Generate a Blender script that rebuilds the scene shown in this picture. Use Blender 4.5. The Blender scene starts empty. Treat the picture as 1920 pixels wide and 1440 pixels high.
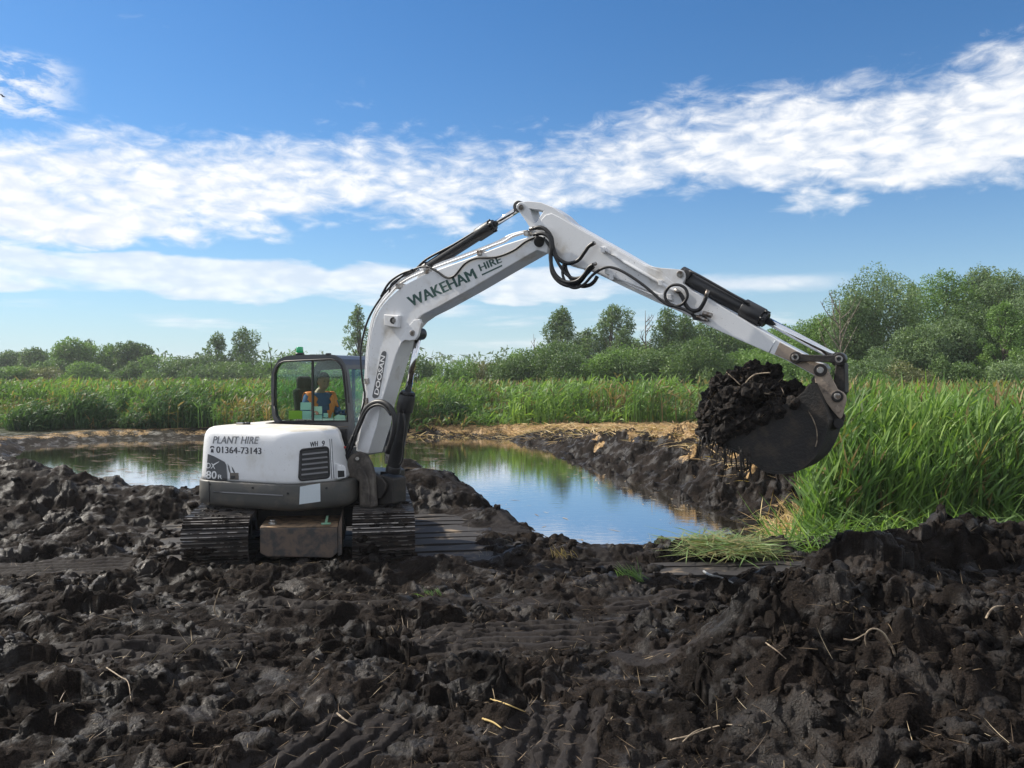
import bpy, bmesh, math, random
import numpy as np
from mathutils import Vector, Matrix
from mathutils.bvhtree import BVHTree
from mathutils.geometry import tessellate_polygon

S = bpy.context.scene
COL = S.collection
rnd = random.Random(7)
rng = np.random.default_rng(7)

# ------------------------------------------------------------------ camera
EYE = Vector((0.0, 0.0, 2.28))
FPX = 1507.0
PITCH = math.atan(20.0 / FPX)
cam_d = bpy.data.cameras.new('camera')
cam_d.sensor_width = 36.0
cam_d.lens = 36.0 * FPX / 1920.0
cam_d.clip_start = 0.1
cam_d.clip_end = 8000.0
cam = bpy.data.objects.new('camera', cam_d)
COL.objects.link(cam)
cam.location = EYE
cam.rotation_euler = (math.radians(90) - PITCH, 0, 0)
S.camera = cam

# ------------------------------------------------------------------ light
SUN_AZ, SUN_EL = math.radians(-63), math.radians(41)
sun_v = Vector((math.sin(SUN_AZ) * math.cos(SUN_EL), math.cos(SUN_AZ) * math.cos(SUN_EL), math.sin(SUN_EL)))
sd = bpy.data.lights.new('sun', 'SUN')
sd.energy = 3.6
sd.angle = math.radians(0.53)
sd.color = (1.0, 0.93, 0.82)
sun = bpy.data.objects.new('sun', sd)
COL.objects.link(sun)
sun.rotation_euler = (-sun_v).to_track_quat('-Z', 'Y').to_euler()

S.view_settings.view_transform = 'Standard'
S.view_settings.look = 'None'
S.view_settings.exposure = 0.85
S.view_settings.gamma = 1.0
S.view_settings.use_curve_mapping = False
S.render.engine = 'CYCLES'
S.cycles.max_bounces = 6
S.cycles.transparent_max_bounces = 12
S.cycles.use_denoising = True
S.cycles.denoiser = 'OPENIMAGEDENOISE'
S.cycles.denoising_input_passes = 'RGB_ALBEDO_NORMAL'
S.cycles.denoising_prefilter = 'ACCURATE'
S.cycles.use_adaptive_sampling = True
S.cycles.adaptive_threshold = 0.004
S.cycles.sample_clamp_indirect = 6.0


class NT:
    """small helper to write node trees"""
    def __init__(self, tree):
        self.t = tree
        tree.nodes.clear()

    def n(self, typ, **kw):
        nd = self.t.nodes.new(typ)
        for k, v in kw.items():
            if k.startswith('i_'):
                nd.inputs[k[2:].replace('_', ' ')].default_value = v
            else:
                setattr(nd, k, v)
        return nd

    def l(self, a, b):
        self.t.links.new(a, b)

    def val(self, sock, v):
        if hasattr(v, 'links') or hasattr(v, 'is_linked'):
            self.l(v, sock)
        else:
            sock.default_value = v

    def m(self, op, a, b=0.0, c=0.0, clamp=False):
        nd = self.t.nodes.new('ShaderNodeMath')
        nd.operation = op
        nd.use_clamp = clamp
        for i, v in enumerate((a, b, c)):
            self.val(nd.inputs[i], v)
        return nd.outputs[0]

    def mix(self, f, a, b, blend='MIX'):
        nd = self.t.nodes.new('ShaderNodeMix')
        nd.data_type = 'RGBA'
        nd.blend_type = blend
        self.val(nd.inputs[0], f)
        for s, v in ((nd.inputs[6], a), (nd.inputs[7], b)):
            if isinstance(v, (tuple, list)):
                s.default_value = (*v[:3], 1.0)
            else:
                self.l(v, s)
        return nd.outputs[2]

    def ramp(self, f, lo, hi):
        nd = self.t.nodes.new('ShaderNodeMapRange')
        nd.interpolation_type = 'SMOOTHSTEP'
        self.l(f, nd.inputs[0])
        nd.inputs[1].default_value = lo
        nd.inputs[2].default_value = hi
        return nd.outputs[0]

    def noise(self, vec, scale, detail=4.0, rough=0.55, dist=0.0):
        nd = self.t.nodes.new('ShaderNodeTexNoise')
        nd.inputs['Scale'].default_value = scale
        nd.inputs['Detail'].default_value = detail
        nd.inputs['Roughness'].default_value = rough
        nd.inputs['Distortion'].default_value = dist
        if vec is not None:
            self.l(vec, nd.inputs['Vector'])
        return nd.outputs['Fac']


# ------------------------------------------------------------------ world: Nishita sky with clouds laid on a level sheet
W = bpy.data.worlds.new('World')
S.world = W
W.use_nodes = True
k = NT(W.node_tree)
out = k.n('ShaderNodeOutputWorld')
bg = k.n('ShaderNodeBackground')
SKY_STRENGTH = 0.10
bg.inputs['Strength'].default_value = SKY_STRENGTH
sky = k.n('ShaderNodeTexSky', sky_type='NISHITA')
sky.sun_disc = False
sky.sun_elevation = SUN_EL
sky.sun_rotation = SUN_AZ
sky.altitude = 0.0
sky.air_density = 1.0
sky.dust_density = 0.25
sky.ozone_density = 1.6
tc = k.n('ShaderNodeTexCoord')
sep = k.n('ShaderNodeSeparateXYZ')
k.l(tc.outputs['Generated'], sep.inputs[0])
DX, DY, DZ = sep.outputs[0], sep.outputs[1], sep.outputs[2]
hor = k.m('SQRT', k.m('ADD', k.m('MULTIPLY', DX, DX), k.m('MULTIPLY', DY, DY)))
el = k.m('MULTIPLY', k.m('ARCTAN2', DZ, hor), 180.0 / math.pi)          # elevation in degrees
sa = k.m('DIVIDE', DX, k.m('MAXIMUM', hor, 0.001))                       # sine of the bearing


def stretch(x, y, z, rot=0.0):
    mp_ = k.n('ShaderNodeMapping')
    mp_.inputs['Scale'].default_value = (x, y, z)
    mp_.inputs['Rotation'].default_value = (0, rot, 0)
    k.l(tc.outputs['Generated'], mp_.inputs[0])
    return mp_.outputs[0]


pv = stretch(1.0, 1.0, 2.5, math.radians(-12))
puff = k.noise(pv, 24.0, 9.0, 0.66, 0.45)
mid = k.noise(pv, 8.0, 3.0, 0.55, 0.3)
big = k.noise(stretch(1, 1, 1.6), 3.6, 2.0, 0.5, 0.2)
cells = k.n('ShaderNodeTexVoronoi', feature='SMOOTH_F1')
cells.inputs['Scale'].default_value = 38.0
cells.inputs['Smoothness'].default_value = 0.5
nzv = k.n('ShaderNodeTexNoise'); nzv.inputs['Scale'].default_value = 16.0; nzv.inputs['Detail'].default_value = 3.0
k.l(pv, nzv.inputs['Vector'])
nzs = k.n('ShaderNodeVectorMath', operation='SCALE'); nzs.inputs['Scale'].default_value = 0.05
k.l(nzv.outputs['Color'], nzs.inputs[0])
wv = k.n('ShaderNodeVectorMath', operation='ADD')
k.l(pv, wv.inputs[0]); k.l(nzs.outputs[0], wv.inputs[1])
k.l(wv.outputs[0], cells.inputs['Vector'])
cell = k.m('SUBTRACT', 1.0, k.m('MULTIPLY', cells.outputs['Distance'], 1.3))
wob = k.m('ADD', k.m('MULTIPLY', k.m('SUBTRACT', big, 0.5), 5.0), k.m('MULTIPLY', k.m('SUBTRACT', mid, 0.5), 5.5))


sa2 = k.m('MULTIPLY', sa, sa)


def band(lo0, lo1, lo2, hi0, hi1, hi2, soft_lo, soft_hi):
    """1 inside the strip of sky between two elevations (degrees) that drift with the bearing"""
    e = k.m('ADD', el, wob)
    a = k.m('SUBTRACT', e, k.m('ADD', k.m('MULTIPLY', sa2, lo2), k.m('ADD', k.m('MULTIPLY', sa, lo1), lo0)))
    b = k.m('SUBTRACT', k.m('ADD', k.m('MULTIPLY', sa2, hi2), k.m('ADD', k.m('MULTIPLY', sa, hi1), hi0)), e)
    return k.m('MULTIPLY', k.ramp(a, -soft_lo, soft_lo), k.ramp(b, -soft_hi, soft_hi))


dens = k.m('ADD', k.m('MULTIPLY', puff, 0.72), k.m('ADD', k.m('MULTIPLY', cell, 0.11), k.m('MULTIPLY', mid, 0.40)))
b1 = band(10.7, 4.4, -5.5, 17.9, 6.0, -3.5, 2.0, 3.6)
side = k.m('MULTIPLY', k.m('ABSOLUTE', k.m('SUBTRACT', sa, 0.02)), 0.30)          # the strip is more closed at both ends of the view
thr = k.m('SUBTRACT', k.m('SUBTRACT', k.m('ADD', 1.075, k.m('MULTIPLY', k.m('SUBTRACT', big, 0.5), 0.15)), k.m('MULTIPLY', b1, 0.600)), k.m('MULTIPLY', b1, side))
main = k.ramp(k.m('SUBTRACT', dens, thr), -0.15, 0.33)
main = k.m('MULTIPLY', main, k.ramp(b1, 0.02, 0.3))
# low streak nearer the horizon
ln = k.noise(stretch(1.0, 1.0, 5.5), 7.0, 5.0, 0.56, 0.3)
e2 = k.m('ADD', el, k.m('MULTIPLY', k.m('SUBTRACT', mid, 0.5), 3.0))
b2 = k.m('MULTIPLY', k.ramp(e2, 4.2, 5.4), k.m('SUBTRACT', 1.0, k.ramp(e2, 7.2, 8.7)))
fade_r = k.m('SUBTRACT', 1.0, k.m('MULTIPLY', k.ramp(sa, 0.05, 0.30), 0.60))
low = k.ramp(k.m('SUBTRACT', ln, k.m('SUBTRACT', 0.93, k.m('MULTIPLY', k.m('MULTIPLY', b2, fade_r), 0.60))), -0.08, 0.20)
# thin far streaks
fn = k.noise(stretch(1.0, 1.0, 9.0), 4.0, 5.0, 0.58, 0.2)
far = k.m('MULTIPLY', k.m('MULTIPLY', k.ramp(fn, 0.50, 0.70), k.m('SUBTRACT', 1.0, k.ramp(el, 4.5, 6.8))), 0.55)
# stray wisps in the blue
wisp = k.m('MULTIPLY', k.ramp(k.noise(stretch(1, 1, 2.2, math.radians(-15)), 7.0, 5.0, 0.62, 0.5), 0.66, 0.85), 0.45)


def streak(s0, s1, e0, e1, soft_s, soft_e, w):
    a = k.m('MULTIPLY', k.ramp(sa, s0 - soft_s, s0 + soft_s), k.m('SUBTRACT', 1.0, k.ramp(sa, s1 - soft_s, s1 + soft_s)))
    ee = k.m('ADD', el, k.m('MULTIPLY', k.m('SUBTRACT', ln, 0.5), w))
    b = k.m('MULTIPLY', k.ramp(ee, e0 - soft_e, e0 + soft_e), k.m('SUBTRACT', 1.0, k.ramp(ee, e1 - soft_e, e1 + soft_e)))
    return k.m('MULTIPLY', a, b)


thin = k.m('MULTIPLY', streak(0.14, 0.36, 5.7, 6.5, 0.06, 0.35, 1.2), 0.70)
corner = k.m('MULTIPLY', k.m('MULTIPLY', streak(-0.62, -0.49, 15.6, 18.2, 0.03, 0.9, 5.0), k.ramp(puff, 0.36, 0.60)), 0.95)
wisp = k.m('MAXIMUM', wisp, k.m('MAXIMUM', thin, corner))
alpha = k.m('MAXIMUM', k.m('MULTIPLY', main, 0.95), k.m('MAXIMUM', k.m('MULTIPLY', low, 0.72), k.m('MAXIMUM', far, wisp)))
# unseen broken white cloud sheet, overhead and behind the camera, added to brighten the shade
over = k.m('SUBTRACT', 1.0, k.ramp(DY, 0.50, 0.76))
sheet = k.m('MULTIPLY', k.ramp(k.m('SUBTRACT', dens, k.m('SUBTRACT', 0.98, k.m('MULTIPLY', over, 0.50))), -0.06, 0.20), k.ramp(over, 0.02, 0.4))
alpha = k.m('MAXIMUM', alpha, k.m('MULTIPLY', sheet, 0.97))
alpha = k.m('MULTIPLY', alpha, k.ramp(el, 0.0, 1.5))
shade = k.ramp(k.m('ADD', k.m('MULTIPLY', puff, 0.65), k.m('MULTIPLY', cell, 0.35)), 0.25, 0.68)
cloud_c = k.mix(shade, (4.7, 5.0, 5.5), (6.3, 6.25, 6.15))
hsv = k.n('ShaderNodeHueSaturation')
hsv.inputs['Saturation'].default_value = 1.08
hsv.inputs['Value'].default_value = 1.0
k.l(k.mix(1.0, sky.outputs[0], (0.365, 0.535, 0.695), 'MULTIPLY'), hsv.inputs['Color'])
# pale haze low over the horizon, all the way round
hz = k.m('MULTIPLY', k.m('POWER', 2.718, k.m('MULTIPLY', k.m('MAXIMUM', el, 0.0), -0.18)), 0.95)
skyc = k.mix(hz, hsv.outputs[0], (3.5, 4.35, 4.75))
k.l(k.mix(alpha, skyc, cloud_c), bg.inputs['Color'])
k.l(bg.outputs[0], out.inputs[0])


# ------------------------------------------------------------------ helpers: rays from photograph coordinates to points in the place
def ray(px, py):
    a, b = (px - 960.0) / FPX, (720.0 - py) / FPX
    f = Vector((0, math.cos(PITCH), -math.sin(PITCH)))
    u = Vector((0, math.sin(PITCH), math.cos(PITCH)))
    return Vector((1, 0, 0)) * a + f + u * b


def on_plane(px, py, p0, n):
    r = ray(px, py)
    return EYE + r * ((p0 - EYE).dot(n) / r.dot(n))


def at_depth(px, py, y):
    r = ray(px, py)
    return EYE + r * (y / r.y)


def on_level(px, py, z):
    r = ray(px, py)
    return EYE + r * ((z - EYE.z) / r.z)


# ------------------------------------------------------------------ helpers: objects
def link(o, parent=None):
    COL.objects.link(o)
    if parent is not None:
        o.parent = parent
        o.matrix_parent_inverse = parent_inv(parent)
    return o


def world_of(o):
    m = Matrix.LocRotScale(o.location, o.rotation_euler, o.scale)
    if o.parent is not None:
        m = world_of(o.parent) @ o.matrix_parent_inverse @ m
    return m


def parent_inv(p):
    return world_of(p).inverted()


def tag(o, label=None, cat=None, group=None, kind=None):
    if label: o['label'] = label
    if cat: o['category'] = cat
    if group: o['group'] = group
    if kind: o['kind'] = kind
    return o


def thing(name, loc, label, cat, group=None, rz=0.0):
    o = bpy.data.objects.new(name, None)
    o.empty_display_size = 0.2
    o.location = loc
    o.rotation_euler = (0, 0, rz)
    COL.objects.link(o)
    return tag(o, label, cat, group)


def mesh_np(name, V, F4=None, F3=None, mat=None, parent=None, smooth=False, tone=None, extra=None):
    """mesh from numpy arrays of vertices, quads and triangles"""
    me = bpy.data.meshes.new(name)
    V = np.asarray(V, dtype=np.float32)
    F4 = np.zeros((0, 4), np.int32) if F4 is None else np.asarray(F4, np.int32)
    F3 = np.zeros((0, 3), np.int32) if F3 is None else np.asarray(F3, np.int32)
    me.vertices.add(len(V)); me.vertices.foreach_set('co', V.ravel())
    nl = F4.size + F3.size
    me.loops.add(nl)
    me.loops.foreach_set('vertex_index', np.concatenate([F4.ravel(), F3.ravel()]).astype(np.int32))
    me.polygons.add(len(F4) + len(F3))
    st = np.concatenate([np.arange(len(F4)) * 4, F4.size + np.arange(len(F3)) * 3]).astype(np.int32)
    me.polygons.foreach_set('loop_start', st)
    if smooth:
        me.polygons.foreach_set('use_smooth', np.ones(len(F4) + len(F3), bool))
    for nm, arr in (extra or {}).items():
        a = me.attributes.new(nm, 'FLOAT', 'POINT'); a.data.foreach_set('value', np.asarray(arr, np.float32))
    if tone is not None:
        a = me.attributes.new('tone', 'FLOAT', 'POINT'); a.data.foreach_set('value', np.asarray(tone, np.float32))
    me.update(calc_edges=True)
    me.validate()
    if mat: me.materials.append(mat)
    o = bpy.data.objects.new(name, me)
    return link(o, parent)


def bm_obj(name, bm, mat, parent=None, smooth=False, bevel=0.0, seg=2):
    bmesh.ops.recalc_face_normals(bm, faces=bm.faces)
    me = bpy.data.meshes.new(name)
    bm.to_mesh(me); bm.free()
    if smooth:
        me.polygons.foreach_set('use_smooth', np.ones(len(me.polygons), bool))
    for m_ in (mat if isinstance(mat, (list, tuple)) else [mat]):
        me.materials.append(m_)
    o = bpy.data.objects.new(name, me)
    if bevel:
        b = o.modifiers.new('bevel', 'BEVEL'); b.width = bevel; b.segments = seg; b.limit_method = 'ANGLE'; b.angle_limit = math.radians(40)
        b.harden_normals = False
    return link(o, parent)


def add_prism(bm, pts, vec, holes=()):
    """closed solid: outline pts (3D, planar) pushed along vec; holes are outlines cut right through"""
    vec = Vector(vec)
    loops = [list(map(Vector, pts))] + [list(map(Vector, h)) for h in holes]
    near = [[bm.verts.new(p) for p in L] for L in loops]
    farv = [[bm.verts.new(p + vec) for p in L] for L in loops]
    for a, b in zip(near, farv):
        n = len(a)
        for i in range(n):
            j = (i + 1) % n
            bm.faces.new((a[i], a[j], b[j], b[i]))
    if holes:
        fa = [v for L in near for v in L]; fb = [v for L in farv for v in L]
        for t in tessellate_polygon(loops):
            try:
                bm.faces.new([fa[i] for i in t]); bm.faces.new([fb[i] for i in reversed(t)])
            except ValueError:
                pass
    else:
        bm.faces.new(near[0]); bm.faces.new(list(reversed(farv[0])))


def prism(name, pts, vec, mat, parent=None, holes=(), bevel=0.0, smooth=False):
    bm = bmesh.new()
    add_prism(bm, pts, vec, holes)
    return bm_obj(name, bm, mat, parent, smooth, bevel)


def frame_of(d):
    d = Vector(d).normalized()
    a = Vector((0, 0, 1)) if abs(d.z) < 0.9 else Vector((1, 0, 0))
    x = d.cross(a).normalized()
    return x, x.cross(d).normalized(), d


def add_cyl(bm, a, b, r0, r1=None, seg=20, inner=None):
    a, b = Vector(a), Vector(b)
    r1 = r0 if r1 is None else r1
    x, y, d = frame_of(b - a)
    A = []; B = []
    for i in range(seg):
        t = 2 * math.pi * i / seg
        q = x * math.cos(t) + y * math.sin(t)
        A.append(bm.verts.new(a + q * r0)); B.append(bm.verts.new(b + q * r1))
    for i in range(seg):
        j = (i + 1) % seg
        f = bm.faces.new((A[i], A[j], B[j], B[i])); f.smooth = True
    if inner is None:
        bm.faces.new(list(reversed(A))); bm.faces.new(B)
    else:
        Ai = []; Bi = []
        for i in range(seg):
            t = 2 * math.pi * i / seg
            q = x * math.cos(t) + y * math.sin(t)
            Ai.append(bm.verts.new(a + q * inner)); Bi.append(bm.verts.new(b + q * inner))
        for i in range(seg):
            j = (i + 1) % seg
            bm.faces.new((Ai[j], Ai[i], Bi[i], Bi[j]))
            bm.faces.new((A[j], A[i], Ai[i], Ai[j])); bm.faces.new((B[i], B[j], Bi[j], Bi[i]))


def cyl(name, a, b, r0, mat, parent=None, r1=None, seg=20, inner=None, bevel=0.0):
    bm = bmesh.new(); add_cyl(bm, a, b, r0, r1, seg, inner)
    return bm_obj(name, bm, mat, parent, False, bevel)


def add_box(bm, c, ax, ay, az, sx, sy, sz):
    c = Vector(c); vs = []
    for i in (-1, 1):
        for j in (-1, 1):
            for l_ in (-1, 1):
                vs.append(bm.verts.new(c + Vector(ax) * (i * sx / 2) + Vector(ay) * (j * sy / 2) + Vector(az) * (l_ * sz / 2)))
    for f in ((0, 1, 3, 2), (4, 6, 7, 5), (0, 4, 5, 1), (2, 3, 7, 6), (0, 2, 6, 4), (1, 5, 7, 3)):
        bm.faces.new([vs[i] for i in f])


XA, YA, ZA = Vector((1, 0, 0)), Vector((0, 1, 0)), Vector((0, 0, 1))


def spline(pts, per=6):
    """Catmull-Rom through the points"""
    p = [Vector(q) for q in pts]
    if len(p) < 3: return p
    q = [p[0] * 2 - p[1]] + p + [p[-1] * 2 - p[-2]]
    o = []
    for i in range(1, len(q) - 2):
        for s in range(per):
            t = s / per
            a, b, c, d = q[i - 1], q[i], q[i + 1], q[i + 2]
            o.append(0.5 * ((2 * b) + (c - a) * t + (2 * a - 5 * b + 4 * c - d) * t * t + (3 * b - a - 3 * c + d) * t ** 3))
    o.append(p[-1])
    return o


def add_tube(bm, pts, r, seg=8, taper=None):
    n = len(pts); rings = []
    x = None
    for i, p in enumerate(pts):
        d = (pts[min(i + 1, n - 1)] - pts[max(i - 1, 0)])
        if d.length < 1e-9: d = Vector((0, 0, 1))
        d.normalize()
        if x is None:
            x, y, _ = frame_of(d)
        else:
            x = (x - d * x.dot(d))
            x = x.normalized() if x.length > 1e-6 else frame_of(d)[0]
            y = d.cross(x)
        rr = r if taper is None else r * (1 + (taper - 1) * i / max(n - 1, 1))
        rings.append([bm.verts.new(p + (x * math.cos(2 * math.pi * j / seg) + y * math.sin(2 * math.pi * j / seg)) * rr) for j in range(seg)])
    for a, b in zip(rings, rings[1:]):
        for j in range(seg):
            f = bm.faces.new((a[j], a[(j + 1) % seg], b[(j + 1) % seg], b[j])); f.smooth = True
    bm.faces.new(list(reversed(rings[0]))); bm.faces.new(rings[-1])


def tube(name, pts, r, mat, parent=None, seg=8, per=6, taper=None):
    bm = bmesh.new(); add_tube(bm, spline(pts, per), r, seg, taper)
    return bm_obj(name, bm, mat, parent)


def round_poly(pts, radii, n=6):
    """2D polygon with rounded corners"""
    o = []; N = len(pts)
    for i in range(N):
        p = Vector(pts[i]); a = Vector(pts[i - 1]); b = Vector(pts[(i + 1) % N])
        r = radii[i] if isinstance(radii, (list, tuple)) else radii
        u = (a - p); v = (b - p); lu, lv = u.length, v.length
        u /= lu; v /= lv
        if r <= 0:
            o.append(p.copy()); continue
        ang = math.acos(max(-1, min(1, u.dot(v))))
        t = min(r / math.tan(ang / 2), lu * 0.48, lv * 0.48)
        s, e = p + u * t, p + v * t
        for q in range(n + 1):
            w = q / n
            o.append(s * (1 - w) ** 2 + p * (2 * w * (1 - w)) + e * w ** 2)
    return o


# ------------------------------------------------------------------ numpy noise
_perm = rng.permutation(256).astype(np.int32)
_perm = np.concatenate([_perm, _perm, _perm])
_ga = rng.uniform(0, 2 * np.pi, 256)
_gx, _gy = np.cos(_ga).astype(np.float32), np.sin(_ga).astype(np.float32)


def pn(x, y, seed=0):
    """2D gradient noise, about -0.7..0.7"""
    xi = np.floor(x).astype(np.int64); yi = np.floor(y).astype(np.int64)
    xf = (x - xi).astype(np.float32); yf = (y - yi).astype(np.float32)
    xi = (xi + seed * 37) & 255; yi = (yi + seed * 91) & 255
    u = xf * xf * xf * (xf * (xf * 6 - 15) + 10); v = yf * yf * yf * (yf * (yf * 6 - 15) + 10)

    def g(i, j, fx, fy):
        h = _perm[_perm[(xi + i) & 255] + ((yi + j) & 255)]
        return _gx[h] * fx + _gy[h] * fy
    a = g(0, 0, xf, yf); b = g(1, 0, xf - 1, yf); c = g(0, 1, xf, yf - 1); d = g(1, 1, xf - 1, yf - 1)
    return (a + (b - a) * u) + ((c + (d - c) * u) - (a + (b - a) * u)) * v


def fbm(x, y, o=4, seed=0, gain=0.5):
    s = 0; a = 1.0; f = 1.0
    for i in range(o):
        s = s + a * pn(x * f, y * f, seed + i); a *= gain; f *= 2.03
    return s


def noise3(P, seed=0):
    """cheap 3D noise from three plane noises"""
    x, y, z = P[:, 0], P[:, 1], P[:, 2]
    return (pn(x + 0.37 * z, y - 0.61 * z, seed) + pn(y + 0.43 * x, z - 0.53 * x, seed + 3) + pn(z + 0.47 * y, x - 0.59 * y, seed + 7)) * 0.75


def sstep(x, a, b):
    t = np.clip((x - a) / (b - a), 0, 1)
    return t * t * (3 - 2 * t)


# ------------------------------------------------------------------ materials
MATS = {}


def mat(name, col, rough=0.5, metal=0.0, col2=None, scale=4.0, lo=0.4, hi=0.65, bump=0.0, bscale=40.0, rough2=None, spec=0.5, coat=0.0, detail=5.0, speck=None):
    m = bpy.data.materials.new(name); m.use_nodes = True
    t = NT(m.node_tree)
    o = t.n('ShaderNodeOutputMaterial'); b = t.n('ShaderNodeBsdfPrincipled')
    b.inputs['Base Color'].default_value = (*col, 1); b.inputs['Roughness'].default_value = rough
    b.inputs['Metallic'].default_value = metal; b.inputs['Specular IOR Level'].default_value = spec
    b.inputs['Coat Weight'].default_value = coat
    g = t.n('ShaderNodeNewGeometry')
    if col2 is not None:
        f = t.ramp(t.noise(g.outputs['Position'], scale, detail, 0.62, 0.3), lo, hi)
        cc = t.mix(f, col, col2)
        if speck is not None:
            sp = t.m('MULTIPLY', t.ramp(t.noise(g.outputs['Position'], 34.0, 4.0, 0.65), 0.64, 0.70), t.ramp(t.noise(g.outputs['Position'], 2.6, 2.0, 0.5), 0.42, 0.66))
            cc = t.mix(t.m('MULTIPLY', sp, 0.75), cc, speck)
        t.l(cc, b.inputs['Base Color'])
        if rough2 is not None:
            t.l(t.m('ADD', rough, t.m('MULTIPLY', f, rough2 - rough)), b.inputs['Roughness'])
    if bump:
        bp_ = t.n('ShaderNodeBump'); bp_.inputs['Strength'].default_value = bump; bp_.inputs['Distance'].default_value = 0.01
        t.l(t.noise(g.outputs['Position'], bscale, 5.0, 0.6), bp_.inputs['Height']); t.l(bp_.outputs[0], b.inputs['Normal'])
    t.l(b.outputs[0], o.inputs[0])
    MATS[name] = m
    return m


def leaf_mat(name, cols, trans=0.4, rough=0.55):
    """foliage: colour from the per-leaf tone, some light passing through"""
    m = bpy.data.materials.new(name); m.use_nodes = True
    t = NT(m.node_tree)
    o = t.n('ShaderNodeOutputMaterial')
    a = t.n('ShaderNodeAttribute'); a.attribute_name = 'tone'
    r = t.n('ShaderNodeValToRGB')
    el = r.color_ramp.elements
    while len(el) < len(cols): el.new(0.5)
    for e, (p, c) in zip(el, cols):
        e.position = p; e.color = (*c, 1)
    t.l(a.outputs['Fac'], r.inputs[0])
    d = t.n('ShaderNodeBsdfPrincipled'); d.inputs['Roughness'].default_value = rough; d.inputs['Specular IOR Level'].default_value = 0.35
    t.l(r.outputs[0], d.inputs['Base Color'])
    tr = t.n('ShaderNodeBsdfTranslucent')
    t.l(t.mix(1.0, r.outputs[0], (1.0, 1.1, 0.45), 'MULTIPLY'), tr.inputs[0])
    mx = t.n('ShaderNodeMixShader'); mx.inputs[0].default_value = trans
    t.l(d.outputs[0], mx.inputs[1]); t.l(tr.outputs[0], mx.inputs[2]); t.l(mx.outputs[0], o.inputs[0])
    MATS[name] = m
    return m


WHITE = mat('white_paint', (0.77, 0.775, 0.785), 0.36, col2=(0.46, 0.42, 0.36), scale=3.0, lo=0.50, hi=0.85, rough2=0.65, bump=0.05, bscale=60, coat=0.1, speck=(0.12, 0.095, 0.075))
HOODW = mat('hood_paint', (0.79, 0.795, 0.805), 0.33, col2=(0.56, 0.53, 0.47), scale=2.2, lo=0.5, hi=0.85, rough2=0.55, bump=0.02, bscale=25, coat=0.15, speck=(0.16, 0.13, 0.10))
CREAM = mat('dusty_white', (0.62, 0.57, 0.47), 0.5, col2=(0.72, 0.70, 0.66), scale=5, bump=0.05)
CAST = mat('dirty_plastic', (0.065, 0.064, 0.060), 0.5, col2=(0.13, 0.115, 0.095), scale=3.5, lo=0.42, hi=0.75, rough2=0.8, bump=0.15, bscale=50)
CABM = mat('cab_grey', (0.060, 0.064, 0.072), 0.38, col2=(0.11, 0.105, 0.10), scale=3.0, lo=0.5, hi=0.85, rough2=0.6)
BLACK = mat('black_metal', (0.018, 0.018, 0.020), 0.42, col2=(0.05, 0.046, 0.04), scale=6, lo=0.5, hi=0.8, rough2=0.75, bump=0.1)
RUBBER = mat('rubber', (0.014, 0.014, 0.015), 0.48, col2=(0.05, 0.045, 0.04), scale=9, lo=0.55, hi=0.8)
CHROME = mat('chrome', (0.72, 0.73, 0.75), 0.12, 1.0)
STEEL = mat('bare_steel', (0.40, 0.39, 0.37), 0.4, 0.8, col2=(0.16, 0.12, 0.09), scale=20)
MUDSTEEL = mat('muddy_steel', (0.016, 0.014, 0.013), 0.6, col2=(0.060, 0.049, 0.040), scale=6, lo=0.44, hi=0.76, rough2=0.9, bump=0.5, bscale=35)
BRACKET = mat('cast_bracket', (0.15, 0.13, 0.11), 0.6, col2=(0.055, 0.047, 0.042), scale=4, lo=0.4, hi=0.7, rough2=0.85, bump=0.4, bscale=40)
RUST = mat('rusty_plate', (0.125, 0.090, 0.068), 0.7, col2=(0.045, 0.042, 0.042), scale=7, lo=0.40, hi=0.62, rough2=0.55, bump=0.35, bscale=45)
RUSTTOP = mat('rusty_top', (0.30, 0.20, 0.12), 0.8, col2=(0.10, 0.075, 0.055), scale=9, bump=0.3)
TANPAINT = mat('scuffed_tan', (0.34, 0.27, 0.21), 0.6, col2=(0.075, 0.06, 0.05), scale=7, lo=0.48, hi=0.75, bump=0.3)
SHOE = mat('track_steel', (0.030, 0.026, 0.025), 0.38, 0.35, col2=(0.075, 0.058, 0.048), scale=8, lo=0.42, hi=0.68, rough2=0.8, bump=0.5, bscale=45)
GREEN_L = mat('green_lens', (0.0, 0.36, 0.12), 0.2, coat=0.5)
DKGREEN = mat('green_lettering', (0.018, 0.075, 0.062), 0.5)
GREYLET = mat('grey_lettering', (0.16, 0.165, 0.18), 0.5)
DARKLET = mat('dark_lettering', (0.045, 0.045, 0.055), 0.5)
DECAL = mat('decal_grey', (0.085, 0.088, 0.095), 0.45)
WHITELET = mat('white_lettering', (0.78, 0.78, 0.78), 0.5)
PLATEW = mat('plate_white', (0.62, 0.68, 0.72), 0.4, col2=(0.12, 0.10, 0.09), scale=30, lo=0.70, hi=0.74)
YELLOW = mat('yellow_label', (0.75, 0.68, 0.02), 0.5)
GREENP = mat('green_paint', (0.16, 0.36, 0.22), 0.5, col2=(0.30, 0.42, 0.32), scale=20)
CARDW = mat('card_white', (0.50, 0.60, 0.57), 0.6)
CARDA = mat('card_aqua', (0.38, 0.54, 0.55), 0.6)
CARDG = mat('card_green', (0.30, 0.42, 0.02), 0.6)
SEATM = mat('seat_fabric', (0.022, 0.018, 0.018), 0.85)
SKIN = mat('skin', (0.30, 0.165, 0.11), 0.55)
HAIR = mat('hair', (0.02, 0.014, 0.01), 0.6)
SHIRT = mat('blue_shirt', (0.035, 0.085, 0.24), 0.85, bump=0.2, bscale=30)
VEST = mat('orange_vest', (0.95, 0.24, 0.045), 0.6)
TROUSER = mat('trousers', (0.03, 0.032, 0.04), 0.85)
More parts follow.
